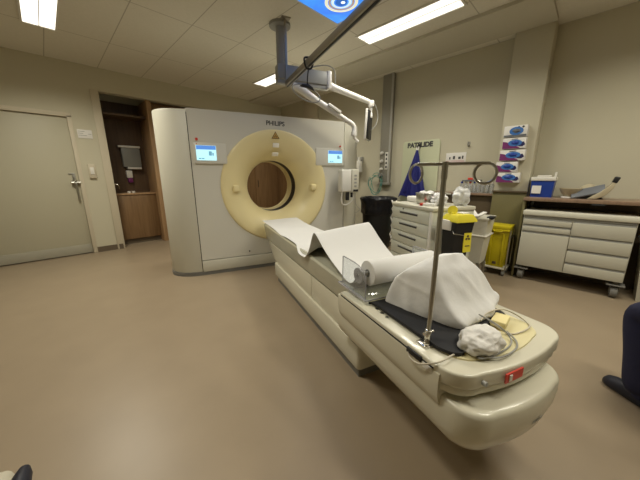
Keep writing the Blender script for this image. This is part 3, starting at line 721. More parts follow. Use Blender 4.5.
# ================================================================== RIGHT WALL (room x, y, z)
tr = thing('service_trunking', 'tall grey service trunking with sockets down the right wall', 'trunking', (4.47, 2.76, 1.12))
part('channel', MB().box(4.435, 4.5, 2.655, 2.865, 1.125, CEIL, .004), M['trunk'], tr)
part('edge_strip', MB().box(4.42, 4.44, 2.65, 2.685, 1.125, CEIL, .003), M['trunk2'], tr)
part('end_cap', MB().box(4.415, 4.5, 2.64, 2.875, 1.095, 1.14, .005), M['trunk'], tr)
sk = part('socket_plate', MB().box(4.425, 4.437, 2.69, 2.75, 1.37, 1.67, .003), M['white'], tr)
for k in range(4):
    part('socket', MB().box(4.421, 4.426, 2.705, 2.735, 1.395+.07*k, 1.435+.07*k, .002), M['ink'], sk)
for z in (1.38, 1.52, 1.66):
    part('gas_outlet', MB().cyl((4.437, 2.815, z), (4.40, 2.815, z), .026, n=18).cyl((4.40, 2.815, z), (4.375, 2.815, z), .016, n=14), M['white'], tr)
part('gas_outlet', MB().cyl((4.437, 2.815, 1.27), (4.36, 2.815, 1.27), .03, n=18), M['midgrey'], tr, 'grey valve at the bottom')
coil = []
for k in range(75):
    a = 2*PI*k/25 + 1; g = k/74
    coil.append((4.39 - .02*math.sin(a*1.3), 2.90 + (.125+.03*math.sin(k*.37))*math.cos(a) + .02*g, 1.12 + (.17+.045*math.sin(k*.21))*math.sin(a)))
ht = [(4.37, 2.815, 1.25), (4.36, 2.83, 1.27)] + coil + [(4.42, 2.97, 1.0)]
single('oxygen_tube', MB().tube(ht, .0055, 6), M['tube'], 'coiled green tube hanging below the grey wall trunking', 'tube', (4.39, 2.9, 1.13))

fm = thing('flow_meter', 'white wall fitting with hanging cables between scanner and grey trunking', 'wall fitting', (4.45, 3.33, 1.5))
part('wall_block', MB().box(4.45, 4.5, 3.28, 3.40, 1.50, 1.62, .006), M['grey'], fm)
part('humidifier', MB().cyl((4.40, 3.31, 1.33), (4.40, 3.31, 1.54), .07, .062, n=20, bev=.01).cyl((4.40, 3.31, 1.54), (4.40, 3.31, 1.62), .03, .022).cyl((4.45, 3.31, 1.58), (4.40, 3.31, 1.58), .015), M['white'], fm)
part('tube_section', MB().tube([(4.42, 3.36, 1.42), (4.42, 3.39, 1.30), (4.43, 3.42, 1.14)], .026, 10), M['grey'], fm)
part('knob', MB().cyl((4.44, 3.44, 1.58), (4.40, 3.44, 1.58), .02).cyl((4.44, 3.43, 1.15), (4.40, 3.43, 1.15), .022), M['black'], fm)
part('cable', MB().tube([(4.44, 3.40, 1.12), (4.44, 3.46, .86), (4.45, 3.37, .66), (4.46, 3.30, .60), (4.46, 3.40, .52), (4.46, 3.52, .5)], .005, 6, smooth=6), M['greycable'], fm)

# pump attached beside the scanner front (s, t, z)
ip = thing('infusion_pump', 'white boxy pump with cables on the right side of the scanner', 'pump', (2.05, 3.48, 1.05), st=True)
part('body', MB().box(1.93, 2.13, 3.42, 3.54, 1.03, 1.345, .018, 3), M['white'], ip)
fp = part('face_panel', MB().box(2.085, 2.205, 3.40, 3.52, 1.02, 1.35, .015, 3), M['gantry_side'], ip)
for i in range(4): part('button', MB().box(2.125, 2.165, 3.396, 3.402, 1.10+.05*i, 1.125+.05*i, .002), M['grey'], fp)
part('grille', MB().box(2.11, 2.19, 3.396, 3.402, 1.035, 1.065), M['black'], fp)
part('bracket', MB().box(2.02, 2.10, 3.53, 3.665, 1.12, 1.25), M['grey'], ip)
part('plug', MB().cyl((2.05, 3.46, 1.03), (2.05, 3.46, .91), .028, n=14).cyl((2.12, 3.46, 1.02), (2.12, 3.46, .95), .018), M['black'], ip)
part('cable', MB().tube([(1.96, 3.46, 1.03), (1.95, 3.46, .90), (2.0, 3.47, .84), (2.08, 3.47, .86), (2.15, 3.46, .93), (2.16, 3.46, 1.02)], .012, 8, smooth=6), M['white'], ip)

ps = thing('slide_board', 'pale green transfer board with dark lettering leaning on the right wall', 'board', (4.47, 2.12, .15))
part('board', MB().prism(rrect(1.80, 2.435, .06, 1.82, .05, 5), 4.478, 4.492, 'x', .003), M['green_board'], ps)
part('lettering', MB().mesh(text_mesh('PATSLIDE', .102, .001, .006), face_mtx((4.4765, 2.135, 1.75), (0, -1, 0), (0, 0, 1))), M['ink'], ps, 'dark lettering PATSLIDE')
# blue apron on a hook
ap = thing('blue_apron', 'deep blue apron hanging from a hook over the pale green board', 'apron', (4.42, 2.14, 1.70))
def apr(u, v):
    z = 1.665 - .78*u; w = (.018 + .235*u**1.05)
    y = 2.14 + .04*u + w*(1-2*v)*1.02
    x = 4.44 - .03 - .035*math.sin(v*PI*5)*u - .03*math.sin(v*PI)*(1-.2*u)
    if u > .9: z += .035*math.sin(v*9)
    return (x, y, z)
part('fabric', MB().grid(apr, 24, 36, .006), M['blue'], ap, sm=80)
part('loop', MB().tube([(4.41, 2.15, 1.66), (4.425, 2.155, 1.70), (4.44, 2.14, 1.715), (4.425, 2.125, 1.70), (4.41, 2.13, 1.66)], .012, 8, smooth=4), M['carton'], ap, 'white hanging loop')
hk = thing('apron_hook', 'small dark wall hook carrying the blue apron', 'hook', (4.476, 2.14, 1.73))
part('plate', MB().box(4.458, 4.478, 2.12, 2.16, 1.70, 1.765, .004), M['black'], hk)
part('prong', MB().tube([(4.46, 2.14, 1.73), (4.435, 2.14, 1.71), (4.415, 2.14, 1.715), (4.41, 2.14, 1.74)], .008, 8, smooth=3), M['black'], hk)

ns = thing('paper_notice', 'white notice with pink lines and dark print on the right wall', 'notice', (4.5, 1.555, 1.52))
part('sheet', MB().box(4.492, 4.5, 1.41, 1.70, 1.44, 1.595, .001), M['carton'], ns)
nb = MB()
for k, (y, w) in enumerate(((1.64, .02), (1.58, .03), (1.50, .035), (1.455, .02))): nb.box(4.490, 4.492, y-w/2, y+w/2, 1.50, 1.535+.012*(k % 2))
part('print', nb, M['ink'], ns)
part('lines', MB().box(4.490, 4.492, 1.43, 1.69, 1.455, 1.462).box(4.490, 4.492, 1.43, 1.69, 1.475, 1.480), mat('pink_ink', (.6, .25, .25), .6), ns)
wh = thing('coat_hook', 'tiny metal hook alone on the wall above the bottles', 'hook', (4.5, 1.39, 1.70))
part('plate', MB().box(4.494, 4.5, 1.375, 1.405, 1.67, 1.74, .002), M['trunk'], wh)
part('prong', MB().tube([(4.494, 1.39, 1.70), (4.46, 1.39, 1.68), (4.445, 1.39, 1.70), (4.44, 1.385, 1.735)], .008, 8, smooth=3), M['greycable'], wh)

# counters
cr = thing('long_counter', 'long brown laminate counter along the wall right of the column', 'counter', (4.25, -.7, .96))
part('worktop', MB().box(4.005, 4.498, -2.4, .565, .962, .998, .004), M['counter'], cr)
part('end_panel', MB().box(4.03, 4.27, .545, .567, 0, .962, .002), M['olive'], cr)
part('end_panel', MB().box(4.06, 4.48, -1.15, -1.12, 0, .962, .002), M['recess'], cr)
part('back_panel', MB().box(4.47, 4.486, -2.4, .56, .1, .962), M['recess'], cr)
cl_ = thing('side_counter', 'short brown counter between the column and the drawer cabinet', 'counter', (4.4, 1.35, 1.0))
part('worktop', MB().box(4.25, 4.498, .948, 1.79, .985, 1.015, .004), M['counter'], cl_)
part('front_panel', MB().box(4.30, 4.32, .95, 1.78, 0, .985), M['recess'], cl_)
op = thing('column_panel', 'olive laminate panel covering the foot of the column', 'panel', (4.255, .76, 0))
part('panel', MB().box(4.245, 4.268, .575, .945, 0, 1.04, .002), M['olive'], op)
part('top_strip', MB().box(4.225, 4.268, .57, .95, 1.04, 1.062, .003), M['recess'], op)

# glove boxes on the column
def glove_box(y0, y1, z0, z1, label, top=False):
    t = thing('glove_box', label, 'glove box', (4.22, (y0+y1)/2, z0), group='glove boxes on the column')
    ym = (y0+y1)/2; y0, y1 = ym-(y1-y0)*.47, ym+(y1-y0)*.47
    w = y1-y0; h = z1-z0
    part('carton', MB().box(4.18, 4.27, y0, y1, z0, z1, .002), M['carton'], t)
    oy, oz = (y0+y1)/2 - .01, z0 + h*.52
    pts = [(oy + .30*w*math.cos(2*PI*k/28), oz + (.30 if not top else .36)*h*math.sin(2*PI*k/28)) for k in range(28)]
    part('opening', MB().prism(pts, 4.1755, 4.181, 'x'), M['glove_blue'], t, 'blue oval opening')
    part('glove_tuft', MB().sphere((4.176, oy, oz+.004), 1, .012, .17*w, .17*h, 3, .5, 9, z0*7), M['slate'] if top else M['bluebox'], t)
    if not top:
        P = [(y1-.002, z0+.002), (y1-.002, z0+h*.70), (y1-w*.20, z0+h*.62), (y1-w*.34, z0+h*.36), (y1-w*.60, z0+h*.22), (y0+w*.30, z0+h*.16), (y0+w*.22, z0+.002)]
        part('print_band', MB().prism(P, 4.1772, 4.181, 'x'), M['purple'], t, 'dark red printed corner')
        P = [(y0+.004, z0+h*.35), (y0+w*.10, z0+h*.62), (y0+w*.24, z0+h*.50), (y0+w*.30, z0+h*.22), (y0+w*.12, z0+h*.18)]
        part('print_mark', MB().prism(P, 4.1772, 4.181, 'x'), M['navy'], t)
        part('text_line', MB().box(4.1775, 4.181, y0+w*.35, y0+w*.62, z1-.018, z1-.010), M['ink'], t)
    else:
        part('print_band', MB().box(4.1772, 4.181, y0+.004, y1-.004, z0+.004, z0+.026), M['slate'], t)
        part('print_mark', MB().cyl((4.1772, y0+.045, z1-.02), (4.181, y0+.045, z1-.02), .012).cyl((4.1772, y0+.09, z1-.022), (4.181, y0+.09, z1-.022), .012), M['ink'], t)
k_ = 4.18/4.27
for y0, y1, z0, z1, lab, tp in ((.669, .929, 1.725, 1.86, 'white glove box with large blue oval, topmost on the column', True),
                                (.665, .925, 1.585, 1.715, 'glove box second from top on the column', False),
                                (.655, .940, 1.440, 1.570, 'glove box in the middle of the five on the column', False),
                                (.715, .965, 1.300, 1.425, 'glove box second from bottom, shifted left on the column', False),
                                (.672, .945, 1.165, 1.290, 'glove box lowest on the column just above the counter', False)):
    glove_box(y0*k_, y1*k_, 1.25+(z0-1.25)*k_, 1.25+(z1-1.25)*k_, lab, tp)

# bottles on the side counter
btlab = ['clear capped bottle at the left end of the row on the side counter', 'clear capped bottle second from left in the row', 'clear capped bottle third from left in the row',
         'clear capped bottle fourth from left in the row', 'clear capped bottle fourth from right in the row', 'clear capped bottle third from right in the row', 'clear capped bottle second from right in the row', 'clear capped bottle at the right end of the row by the column']
for k in range(8):
    y = 1.375 - .056*k; x = 4.34
    t = thing('clear_bottle', btlab[k], 'bottle', (x, y, 1.015), group='clear bottles on the side counter')
    part('body', MB().lathe([(0, 0), (.024, 0), (.025, .01), (.025, .105), (.012, .125), (.012, .135), (0, .135)], (x, y, 1.015), 'z', 18), M['bottle'], t)
    part('cap', MB().cyl((x, y, 1.148), (x, y, 1.172), .015, n=14), (M['bluebox'], M['carton'], M['red'], M['bluebox'], M['carton'], M['carton'], M['carton'], M['carton'])[k], t)
bp_ = thing('flat_packet', 'flat blue and red packet lying across the clear bottles', 'packet', (4.36, 1.24, 1.187))
part('packet', MB().box(4.31, 4.40, 1.13, 1.37, 1.173, 1.195, .004), M['slate'], bp_)
part('red_top', MB().box(4.32, 4.39, 1.21, 1.30, 1.195, 1.225, .005), M['red'], bp_, 'red block on the packet')

# blue lidded box and head supports on the counter
bb = thing('blue_box', 'blue box with white lid on the counter beside the column', 'box', (4.30, .44, .998))
part('body', MB().loft([[(4.22, .335, .998), (4.38, .335, .998), (4.38, .535, .998), (4.22, .535, .998)], [(4.205, .325, 1.19), (4.395, .325, 1.19), (4.395, .545, 1.19), (4.205, .545, 1.19)]]), M['bluebox'], bb)
part('lid', MB().box(4.195, 4.405, .318, .552, 1.19, 1.235, .008).box(4.25, 4.35, .37, .50, 1.235, 1.255, .006).box(4.30, 4.34, .325, .345, 1.235, 1.29, .004), M['white'], bb)
part('label_patch', MB().obox((4.2105, .485, 1.105), (0, 1, 0), (1, 0, -.07), (.07, 0, 1), .045, .003, .065), M['carton'], bb, 'white label')
hs = thing('head_cradle', 'curved head support on the counter with slate pad and tan shell', 'head support', (4.28, -.02, .998))
part('tan_shell', MB().prism([(.03, .999), (-.04, 1.003), (-.085, 1.025), (-.125, 1.068), (-.152, 1.12), (-.168, 1.185), (-.148, 1.19), (-.122, 1.148), (-.092, 1.112), (-.055, 1.072), (-.01, 1.035)], 4.15, 4.31, 'x', .006), M['headfoam'], hs, sm=50)
part('slate_pad', MB().obox((4.20, .035, 1.075), (0, -.95, .30), (.62, .12, .78), (-.78, .0, .62), .135, .052, .013, .010, 3), M['slate'], hs)
part('dark_base', MB().prism([(.12, 1.0), (.06, 1.035), (-.06, 1.035), (-.10, 1.0)], 4.19, 4.31, 'x', .006), M['black'], hs)
part('end_cap', MB().obox((4.23, -.160, 1.205), (1, 0, 0), (.0, -.3, 1), (0, 1, .3), .085, .032, .020, .010, 3), M['black'], hs, 'black end cap')
single('tan_pad', MB().sphere((4.40, .035, 1.075), 1, .05, .075, .080, 4, .1, 5), M['headfoam'], 'rounded cream pad behind the slate head support', 'pad', (4.40, .05, .998))
bo = thing('shallow_dish', 'shallow pale dish between the blue box and the head support', 'dish', (4.27, .17, .998))
part('bowl', MB().lathe([(0, .0), (.045, 0), (.085, .04), (.108, .095), (.103, .095), (.08, .042), (.042, .006), (0, .006)], (4.27, .17, 1.012), 'z', 32), M['headfoam'], bo)
part('foot', MB().prism(rrect(4.20, 4.34, .07, .25, .04), .998, 1.014, 'z', .003), M['carton'], bo)
single('marker_pen', MB().cyl((4.015, -.02, .952), (4.015, -.12, .952), .008), M['black'], 'small black pen clipped under the counter edge', 'pen', (4.015, -.07, .952))

# storage cart under the counter
ca = thing('storage_cart', 'wide beige wheeled cart with drawers and cupboard under the counter', 'cart', (4.2, .08, 0))
part('body', MB().box(3.985, 4.44, -.37, .53, .178, .80, .004), M['cart'], ca)
part('top', MB().box(3.955, 4.455, -.38, .54, .80, .856, .01), M['cabtop'], ca)
part('top_channel', MB().box(3.978, 3.99, -.365, .525, .775, .80), M['grey'], ca)
part('corner_post', MB().cyl((4.42, .52, .85), (4.42, .52, .93), .012), M['grey'], ca)
def drawer(y0, y1, z0, z1, nm='drawer'):
    dd = part(nm, MB().box(3.965, 3.987, y0, y1, z0, z1-.022, .003), M['cart'], ca)
    part('grip', MB().box(3.972, 3.988, y0+.004, y1-.004, z1-.022, z1-.004), M['grey'], dd)
drawer(.098, .525, .692, .772); drawer(.098, .525, .615, .688); drawer(.098, .525, .184, .611, 'door')
for z0, z1 in ((.612, .772), (.460, .608), (.310, .456), (.184, .306)): drawer(-.365, .092, z0, z1)
for x in (4.03, 4.39):
    for y in (.475, -.325):
        w_ = part('caster', MB().cyl((x, y-.028, .062), (x, y+.028, .062), .058, n=24, bev=.008), M['grey_plinth'], ca)
        part('fork', MB().box(x-.02, x+.035, y-.036, y-.028, .05, .135, .003).box(x-.02, x+.035, y+.028, y+.036, .05, .135, .003).box(x-.06, x+.06, y-.07, y+.07, .135, .150, .006).cyl((x, y, .15), (x, y, .176), .02), M['grey_plinth'], w_)
gb = thing('grey_bin', 'pale grey tapered bin standing right of the wheeled cart', 'bin', (4.18, -.62, 0))
part('body', MB().loft([[(4.06, -.73, 0), (4.30, -.73, 0), (4.30, -.49, 0), (4.06, -.49, 0)], [(4.02, -.78, .60), (4.34, -.78, .60), (4.34, -.44, .60), (4.02, -.44, .60)]]), M['cart'], gb)
part('rim', MB().box(4.00, 4.36, -.80, -.42, .60, .63, .008), M['grey'], gb)

# yellow waste box in its steel trolley
yt = thing('waste_trolley', 'steel wheeled frame holding the yellow waste box', 'trolley', (4.03, .73, 0))
part('tray', MB().box(3.92, 4.18, .59, .86, .085, .105, .004), M['cabtop'], yt)
fr = MB()
for x in (3.925, 4.175):
    for y in (.592, .858): fr.cyl((x, y, .09), (x, y, .60), .009, n=10)
fr.box(3.915, 4.185, .583, .60, .50, .515).box(3.915, 4.185, .85, .867, .50, .515)
part('frame', fr, M['steel'], yt)
for x in (3.955, 4.145):
    for y in (.615, .835):
        part('caster', MB().cyl((x, y-.014, .035), (x, y+.014, .035), .035, n=18, bev=.004).box(x-.014, x+.014, y-.02, y+.02, .04, .086, .003), M['midgrey'], yt)
yb = thing('yellow_waste_box', 'upright yellow clinical waste box with lid in steel trolley', 'waste box', (4.05, .725, .105))
part('body', MB().loft([[(3.955, .63, .107), (4.145, .63, .107), (4.145, .82, .107), (3.955, .82, .107)], [(3.945, .618, .30), (4.155, .618, .30), (4.155, .832, .30), (3.945, .832, .30)], [(3.935, .606, .60), (4.165, .606, .60), (4.165, .844, .60), (3.935, .844, .60)]]), M['yellow'], yb)
part('rib', MB().obox((3.942, .66, .34), (0, 1, 0), (1, 0, .04), (-.04, 0, 1), .010, .008, .20, .004), M['yellow'], yb)
part('rib', MB().obox((3.942, .79, .34), (0, 1, 0), (1, 0, .04), (-.04, 0, 1), .010, .008, .20, .004), M['yellow'], yb)
part('lid', MB().box(3.92, 4.18, .598, .852, .60, .645, .010).box(3.915, 3.93, .60, .85, .578, .60, .004), M['yellow'], yb)
part('lid_handle', MB().tube([(3.932, .685, .59), (3.905, .685, .575), (3.905, .765, .575), (3.932, .765, .59)], .008, 8, smooth=3), M['yellow'], yb)
part('latch', MB().box(3.94, 3.952, .705, .745, .14, .175, .003), M['recess'], yb, 'small dark latch')

for o_ in (yt, yb): o_.location.y += .03

# drawer cabinet, turned against the wall
CA = math.atan2(.374, .689)            # front face runs along (sin, cos)
FD = Vector((math.sin(CA), math.cos(CA), 0)); SD = Vector((math.cos(CA), -math.sin(CA), 0))
C0_ = Vector((2.783, 1.136, 0))
dc = bpy.data.objects.new('drawer_cabinet', None); COL.objects.link(dc); dc.location = C0_; dc.rotation_euler = (0, 0, -CA); ORG[dc.name] = Vector((0, 0, 0))
tag(dc, 'pale grey drawer cabinet set at an angle beside the wall board', 'cabinet')
CW, CD = .784, .566                    # local: x into depth, y along the front
part('body', MB().box(.02, CD-.01, .012, CW-.012, .06, .885, .004), M['cab'], dc)
part('plinth', MB().box(.05, CD-.04, .04, CW-.04, 0, .06), M['grey_plinth'], dc)
part('worktop', MB().box(0, CD, 0, CW, .885, .93, .012, 3), M['cabtop'], dc)
zs = [.875, .735, .59, .44, .285, .075]
for k in range(5):
    dd = part('drawer', MB().box(.002, .024, .05, CW-.03, zs[k+1]+.004, zs[k]-.004, .003), M['cab'], dc)
    zm = zs[k] - .058
    part('slot_handle', MB().box(-.001, .006, .24, .59, zm-.010, zm+.012, .002), M['ink'], dd)
    part('handle_lip', MB().box(-.010, .004, .235, .595, zm+.012, zm+.020, .002), M['grey'], dd)
part('corner_post', MB().box(.003, .03, .012, .046, .06, .885, .004), M['white'], dc)
part('lock', MB().cyl((-.004, .52, .865), (.004, .52, .865), .009), M['ink'], dc)
part('side_rail', MB().tube([(.10, .012, .80), (.10, -.03, .80), (CD-.08, -.03, .80), (CD-.08, .012, .80)], .010, 8), M['steel'], dc)
def CL(x, y, z=0): return C0_ + SD*x + FD*y + Vector((0, 0, z))

# things on the cabinet
wbx = CL(.30, .645, .93)
wt = bpy.data.objects.new('tissue_pile', None)
single('folded_wipes', MB().box(-.10, .10, -.12, .12, 0, .07, .02, 3, Matrix.Translation(wbx) @ Matrix.Rotation(-CA, 4, 'Z')), M['carton'], 'low white folded wipes pack at the left of the cabinet top', 'wipes', tuple(wbx))
kb_ = CL(.22, .385, .93)
kd = thing('steel_bowl', 'round steel bowl filled with small things on the cabinet top', 'bowl', tuple(kb_))
part('bowl', MB().lathe([(0, .003), (.10, 0), (.116, .02), (.125, .12), (.132, .125), (.130, .13), (.118, .125), (.106, .02), (0, .012)], tuple(kb_), 'z', 36), M['steel'], kd)
part('handle', MB().tube([(kb_.x+.05, kb_.y-.09, .93+.118), (kb_.x+.10, kb_.y-.17, .93+.125), (kb_.x+.13, kb_.y-.22, .93+.12)], .012, 8), M['steel'], kd)
for k, (dx, dy, lab) in enumerate(((-.03, .03, 'crumpled white swab at left in the steel bowl'), (.03, -.02, 'crumpled white swab at right in the steel bowl'))):
    single('white_swab', MB().sphere((kb_.x+dx, kb_.y+dy, 1.045), .045, 1, 1, .8, 3, .5, 8, k*4), M['cloth'], lab, 'swab', (kb_.x+dx, kb_.y+dy, 1.03), group='swabs in the steel bowl')
sb_ = CL(.34, .29, .93)
sbt = thing('small_vial', 'slim vial standing right behind the steel bowl', 'vial', tuple(sb_))
part('body', MB().cyl((sb_.x, sb_.y, .93), (sb_.x, sb_.y, 1.10), .014, n=14), M['bottle'], sbt)
part('cap', MB().cyl((sb_.x, sb_.y, 1.10), (sb_.x, sb_.y, 1.13), .011, n=12), M['ink'], sbt)
q_ = CL(.22, .18, .93)
single('tissue_sheet', MB().sphere((q_.x, q_.y, .93+.065), 1, .09, .08, .075, 4, .45, 9, 2), M['cloth'], 'crumpled white tissue on the cabinet top left of the plastic bag', 'tissue', tuple(q_))
q_ = CL(.44, .10, .93)
single('plastic_bag', MB().sphere((q_.x, q_.y, .93+.095), 1, .085, .088, .105, 5, .28, 6, 5), M['clearbag'], 'white plastic bag bunched at the rear of the cabinet top', 'bag', tuple(q_), sm=180)
q_ = CL(.10, .19, .93)
pk = thing('dressing_pack', 'white pack with red end on the cabinet top near edge', 'pack', tuple(q_))
mz = Matrix.Translation(q_) @ Matrix.Rotation(-CA+.5, 4, 'Z')
part('pack', MB().box(-.05, .05, -.08, .05, 0, .03, .006, 2, mz), M['carton'], pk)
part('red_end', MB().box(-.05, .05, .05, .085, 0, .028, .005, 2, mz), M['red'], pk, 'red end')

# sharps bin hung on the cabinet side
q_ = CL(.19, -.16, 0)
sbn = bpy.data.objects.new('sharps_bin', None); COL.objects.link(sbn); sbn.location = q_; sbn.rotation_euler = (0, 0, -CA); ORG[sbn.name] = Vector((0, 0, 0))
tag(sbn, 'black sharps bin with bright yellow lid hung beside the drawer cabinet', 'sharps bin')
part('body', MB().loft([[(-.09, -.075, .42), (.06, -.075, .42), (.06, .085, .42), (-.09, .085, .42)], [(-.10, -.09, .815), (.115, -.09, .815), (.115, .10, .815), (-.10, .10, .815)]]), M['black'], sbn)
part('lid', MB().loft([[(-.112, -.105, .81), (.13, -.105, .81), (.13, .11, .81), (-.112, .11, .81)], [(-.112, -.105, .828), (.13, -.105, .828), (.13, .11, .828), (-.112, .11, .828)], [(-.08, -.08, .88), (.10, -.08, .88), (.10, .085, .88), (-.08, .085, .88)]]), M['sharp_yellow'], sbn)
part('flap', MB().cyl((-.06, .025, .918), (-.051, .034, .916), .046, n=24).box(-.075, -.035, .01, .05, .872, .90, .004), M['sharp_yellow'], sbn)
part('lid_slot', MB().box(.02, .105, -.03, .06, .878, .892, .004), M['carton'], sbn, 'white lid slot')
wlb = part('hazard_label', MB().obox((.055, -.0845, .63), (1, 0, 0), (0, 1, -.04), (0, .04, 1), .046, .004, .125), M['sharp_yellow'], sbn, 'yellow hazard label')
tri = MB()
for k in range(3):
    a = 2*PI*k/3 + PI/2
    tri.cyl((.055+.018*math.cos(a), -.0915, .65+.018*math.sin(a)), (.055+.018*math.cos(a), -.082, .65+.018*math.sin(a)), .012, n=14)
tri.box(.028, .082, -.0945, -.08, .565, .574)
part('hazard_mark', tri, M['recess'], wlb)
part('bracket', MB().tube([(-.095, -.04, .72), (-.115, -.08, .70), (-.05, -.094, .69), (.0, -.094, .68)], .005, 8), M['steel'], sbn)
part('hook', MB().box(-.05, .05, .098, .148, .74, .80, .003), M['black'], sbn)
q_ = CL(.075, -.12, 0)
single('paper_pouch', MB().obox((q_.x-.02, q_.y-.02, .775), (-.35, .92, .15), (.92, .35, .1), (0, -.15, 1), .065, .012, .05, .006), M['carton'], 'white paper pouch tucked beside the black sharps bin', 'pouch', (q_.x-.06, q_.y-.02, .715))

# grey pedal bin behind the sharps bin
pg = thing('grey_waste_bin', 'pale grey bin with dark lid grip between sharps bin and yellow box', 'bin', (3.62, .90, 0))
part('body', MB().loft([[(3.50, .82, .22), (3.74, .82, .22), (3.74, 1.06, .22), (3.50, 1.06, .22)], [(3.47, .78, .755), (3.78, .78, .755), (3.78, 1.08, .755), (3.47, 1.08, .755)]]), M['gantry'], pg)
part('band', MB().box(3.464, 3.786, .772, 1.088, .56, .575, .004), M['white'], pg)
part('lid', MB().box(3.455, 3.80, .77, 1.10, .755, .785, .008), M['gantry_side'], pg)
part('lid_grip', MB().box(3.47, 3.60, .735, .80, .770, .80, .008), M['black'], pg, 'dark lid grip')
for x, y in ((3.50, .83), (3.74, .83), (3.50, 1.05), (3.74, 1.05)):
    part('leg', MB().tube([(x, y, .24), (x-.012, y-.01, .12), (x-.015, y-.012, .0)], .016, 10), M['steel'], pg)
single('white_wrapper', MB().obox((3.45, .93, .83), (.6, .6, .5), (-.5, .8, 0), (-.4, -.3, .9), .07, .03, .012, .006).obox((3.50, .86, .82), (.7, -.5, .4), (.4, .8, 0), (-.4, 0, .9), .05, .025, .01, .005), M['carton'], 'white wrapper lying on the pale grey bin lid', 'wrapper', (3.47, .90, .785))

# black waste bin
wbn = thing('black_waste_bin', 'black bin lined with glossy bag between scanner and drawer cabinet', 'waste bin', (4.12, 2.66, 0))
c_ = (4.12, 2.66, 0)
part('bin', MB().lathe([(0, 0), (.22, 0), (.235, .02), (.275, .78), (.265, .78), (.225, .03), (0, .03)], c_, 'z', 36), M['black'], wbn)
bgm = MB().lathe([(.262, .60), (.285, .62), (.288, .72), (.296, .80), (.310, .845), (.318, .872), (.305, .893), (.28, .885), (.262, .80), (.262, .60)], c_, 'z', 64)
for v in bgm.bm.verts:
    dv = Vector((v.co.x-c_[0], v.co.y-c_[1], 0)); k = .030*noise.noise(Vector((dv.x*14, dv.y*14, v.co.z*9)))
    v.co += dv.normalized()*k; v.co.z += .3*k
part('bag', bgm, M['bag'], wbn, 'glossy black bag', sm=80)
sa = thing('scissor_arm', 'folding white scissor arm at the left side of the drawer cabinet', 'bracket', tuple(CL(.08, CW+.06, .40)))
zz = MB(); cA = CL(.06, CW+.055, 0)
for k in range(5):
    s0 = 1 if k % 2 else -1; z0 = .36+.115*k
    p0 = cA + FD*(.045*s0); p1 = cA - FD*(.045*s0)
    zz.tube([(p0.x, p0.y, z0), (p1.x, p1.y, z0+.115)], .011, 8)
    zz.tube([(p1.x+.022, p1.y, z0), (p0.x+.022, p0.y, z0+.115)], .011, 8)
part('lattice', zz, M['white'], sa)
part('mount', MB().tube([tuple(CL(.06, CW-.01, .66)), tuple(CL(.06, CW+.05, .66))], .012, 8).tube([tuple(CL(.06, CW-.01, .42)), tuple(CL(.06, CW+.05, .42))], .012, 8), M['grey'], sa)

# ================================================================== PERSON seated at the right edge
def skin_mesh(verts, edges, radii, root, sub=2):
    me = bpy.data.meshes.new('sk'); me.from_pydata([tuple(v) for v in verts], edges, [])
    o = bpy.data.objects.new('sk', me); COL.objects.link(o)
    o.modifiers.new('s', 'SKIN'); sl = me.skin_vertices[0].data
    for i, r in enumerate(radii):
        sl[i].radius = (r, r) if not isinstance(r, tuple) else r
        sl[i].use_root = (i == root)
    sd = o.modifiers.new('d', 'SUBSURF'); sd.levels = sub; sd.render_levels = sub
    dg = bpy.context.evaluated_depsgraph_get(); dg.update()
    out = bpy.data.meshes.new_from_object(o.evaluated_get(dg))
    bpy.data.objects.remove(o); bpy.data.meshes.remove(me)
    return out
PO = Vector((1.985, -.65, 0))
# pelvis, knees and feet in room coordinates
HIP = Vector((1.985, -.65, .56))
fdir = Vector((.69, .72, 0)).normalized(); rdir = Vector((fdir.y, -fdir.x, 0))
def leg(sgn, knee, ankle, toe):
    h = HIP + rdir*sgn*.09
    return [h, h.lerp(knee, .5), knee, knee.lerp(ankle, .5), ankle, toe]
kL = Vector((2.245, -.305, .512)); aL = Vector((2.14, -.39, .10)); tL = Vector((2.235, -.28, .035))
kR = Vector((2.46, -.50, .50)); aR = Vector((2.40, -.58, .10)); tR = Vector((2.50, -.475, .035))
LL = leg(-1, kL, aL, tL); RL = leg(1, kR, aR, tR)
chest = HIP + Vector((0, 0, .38)) + fdir*.02; neck = HIP + Vector((0, 0, .56)); head = HIP + Vector((0, 0, .70)) + fdir*.03; crown = HIP + Vector((0, 0, .80)) + fdir*.02
V = [HIP, HIP+Vector((0, 0, .18)), chest, neck, head, crown]; E_ = [(0, 1), (1, 2), (2, 3), (3, 4), (4, 5)]; Rr = [.115, .105, .105, .050, .085, .06]
for L_, nm in ((LL, 'l'), (RL, 'r')):
    b0 = len(V); V += L_; E_ += [(0, b0)] + [(b0+i, b0+i+1) for i in range(5)]; Rr += [.085, .075, .058, .052, .032, .018]
for sgn in (-1, 1):
    sh = HIP + Vector((0, 0, .48)) + rdir*sgn*.19; el = sh + Vector((0, 0, -.27)) + rdir*sgn*.04 + fdir*.06; wr = el + fdir*.15 + Vector((0, 0, -.02)) - rdir*sgn*.05; hd_ = wr + fdir*.08
    b0 = len(V); V += [sh, el, wr, hd_]; E_ += [(2, b0)] + [(b0+i, b0+i+1) for i in range(3)]; Rr += [.046, .042, .032, .034]
    for k in range(4):
        b1 = len(V); base = hd_ + rdir*(k-1.5)*.018; ln = (.055, .065, .06, .048)[k]
        V += [base+fdir*ln*.6, base+fdir*ln*.95+Vector((0, 0, -.02))]; E_ += [(b0+3, b1), (b1, b1+1)]; Rr += [.0095, .008]
    b1 = len(V); V += [wr+fdir*.03-rdir*sgn*.035, wr+fdir*.07-rdir*sgn*.05]; E_ += [(b0+2, b1), (b1, b1+1)]; Rr += [.011, .009]
pe = thing('person', 'seated person in navy trousers and dark shoes at the right edge', 'person', tuple(PO))
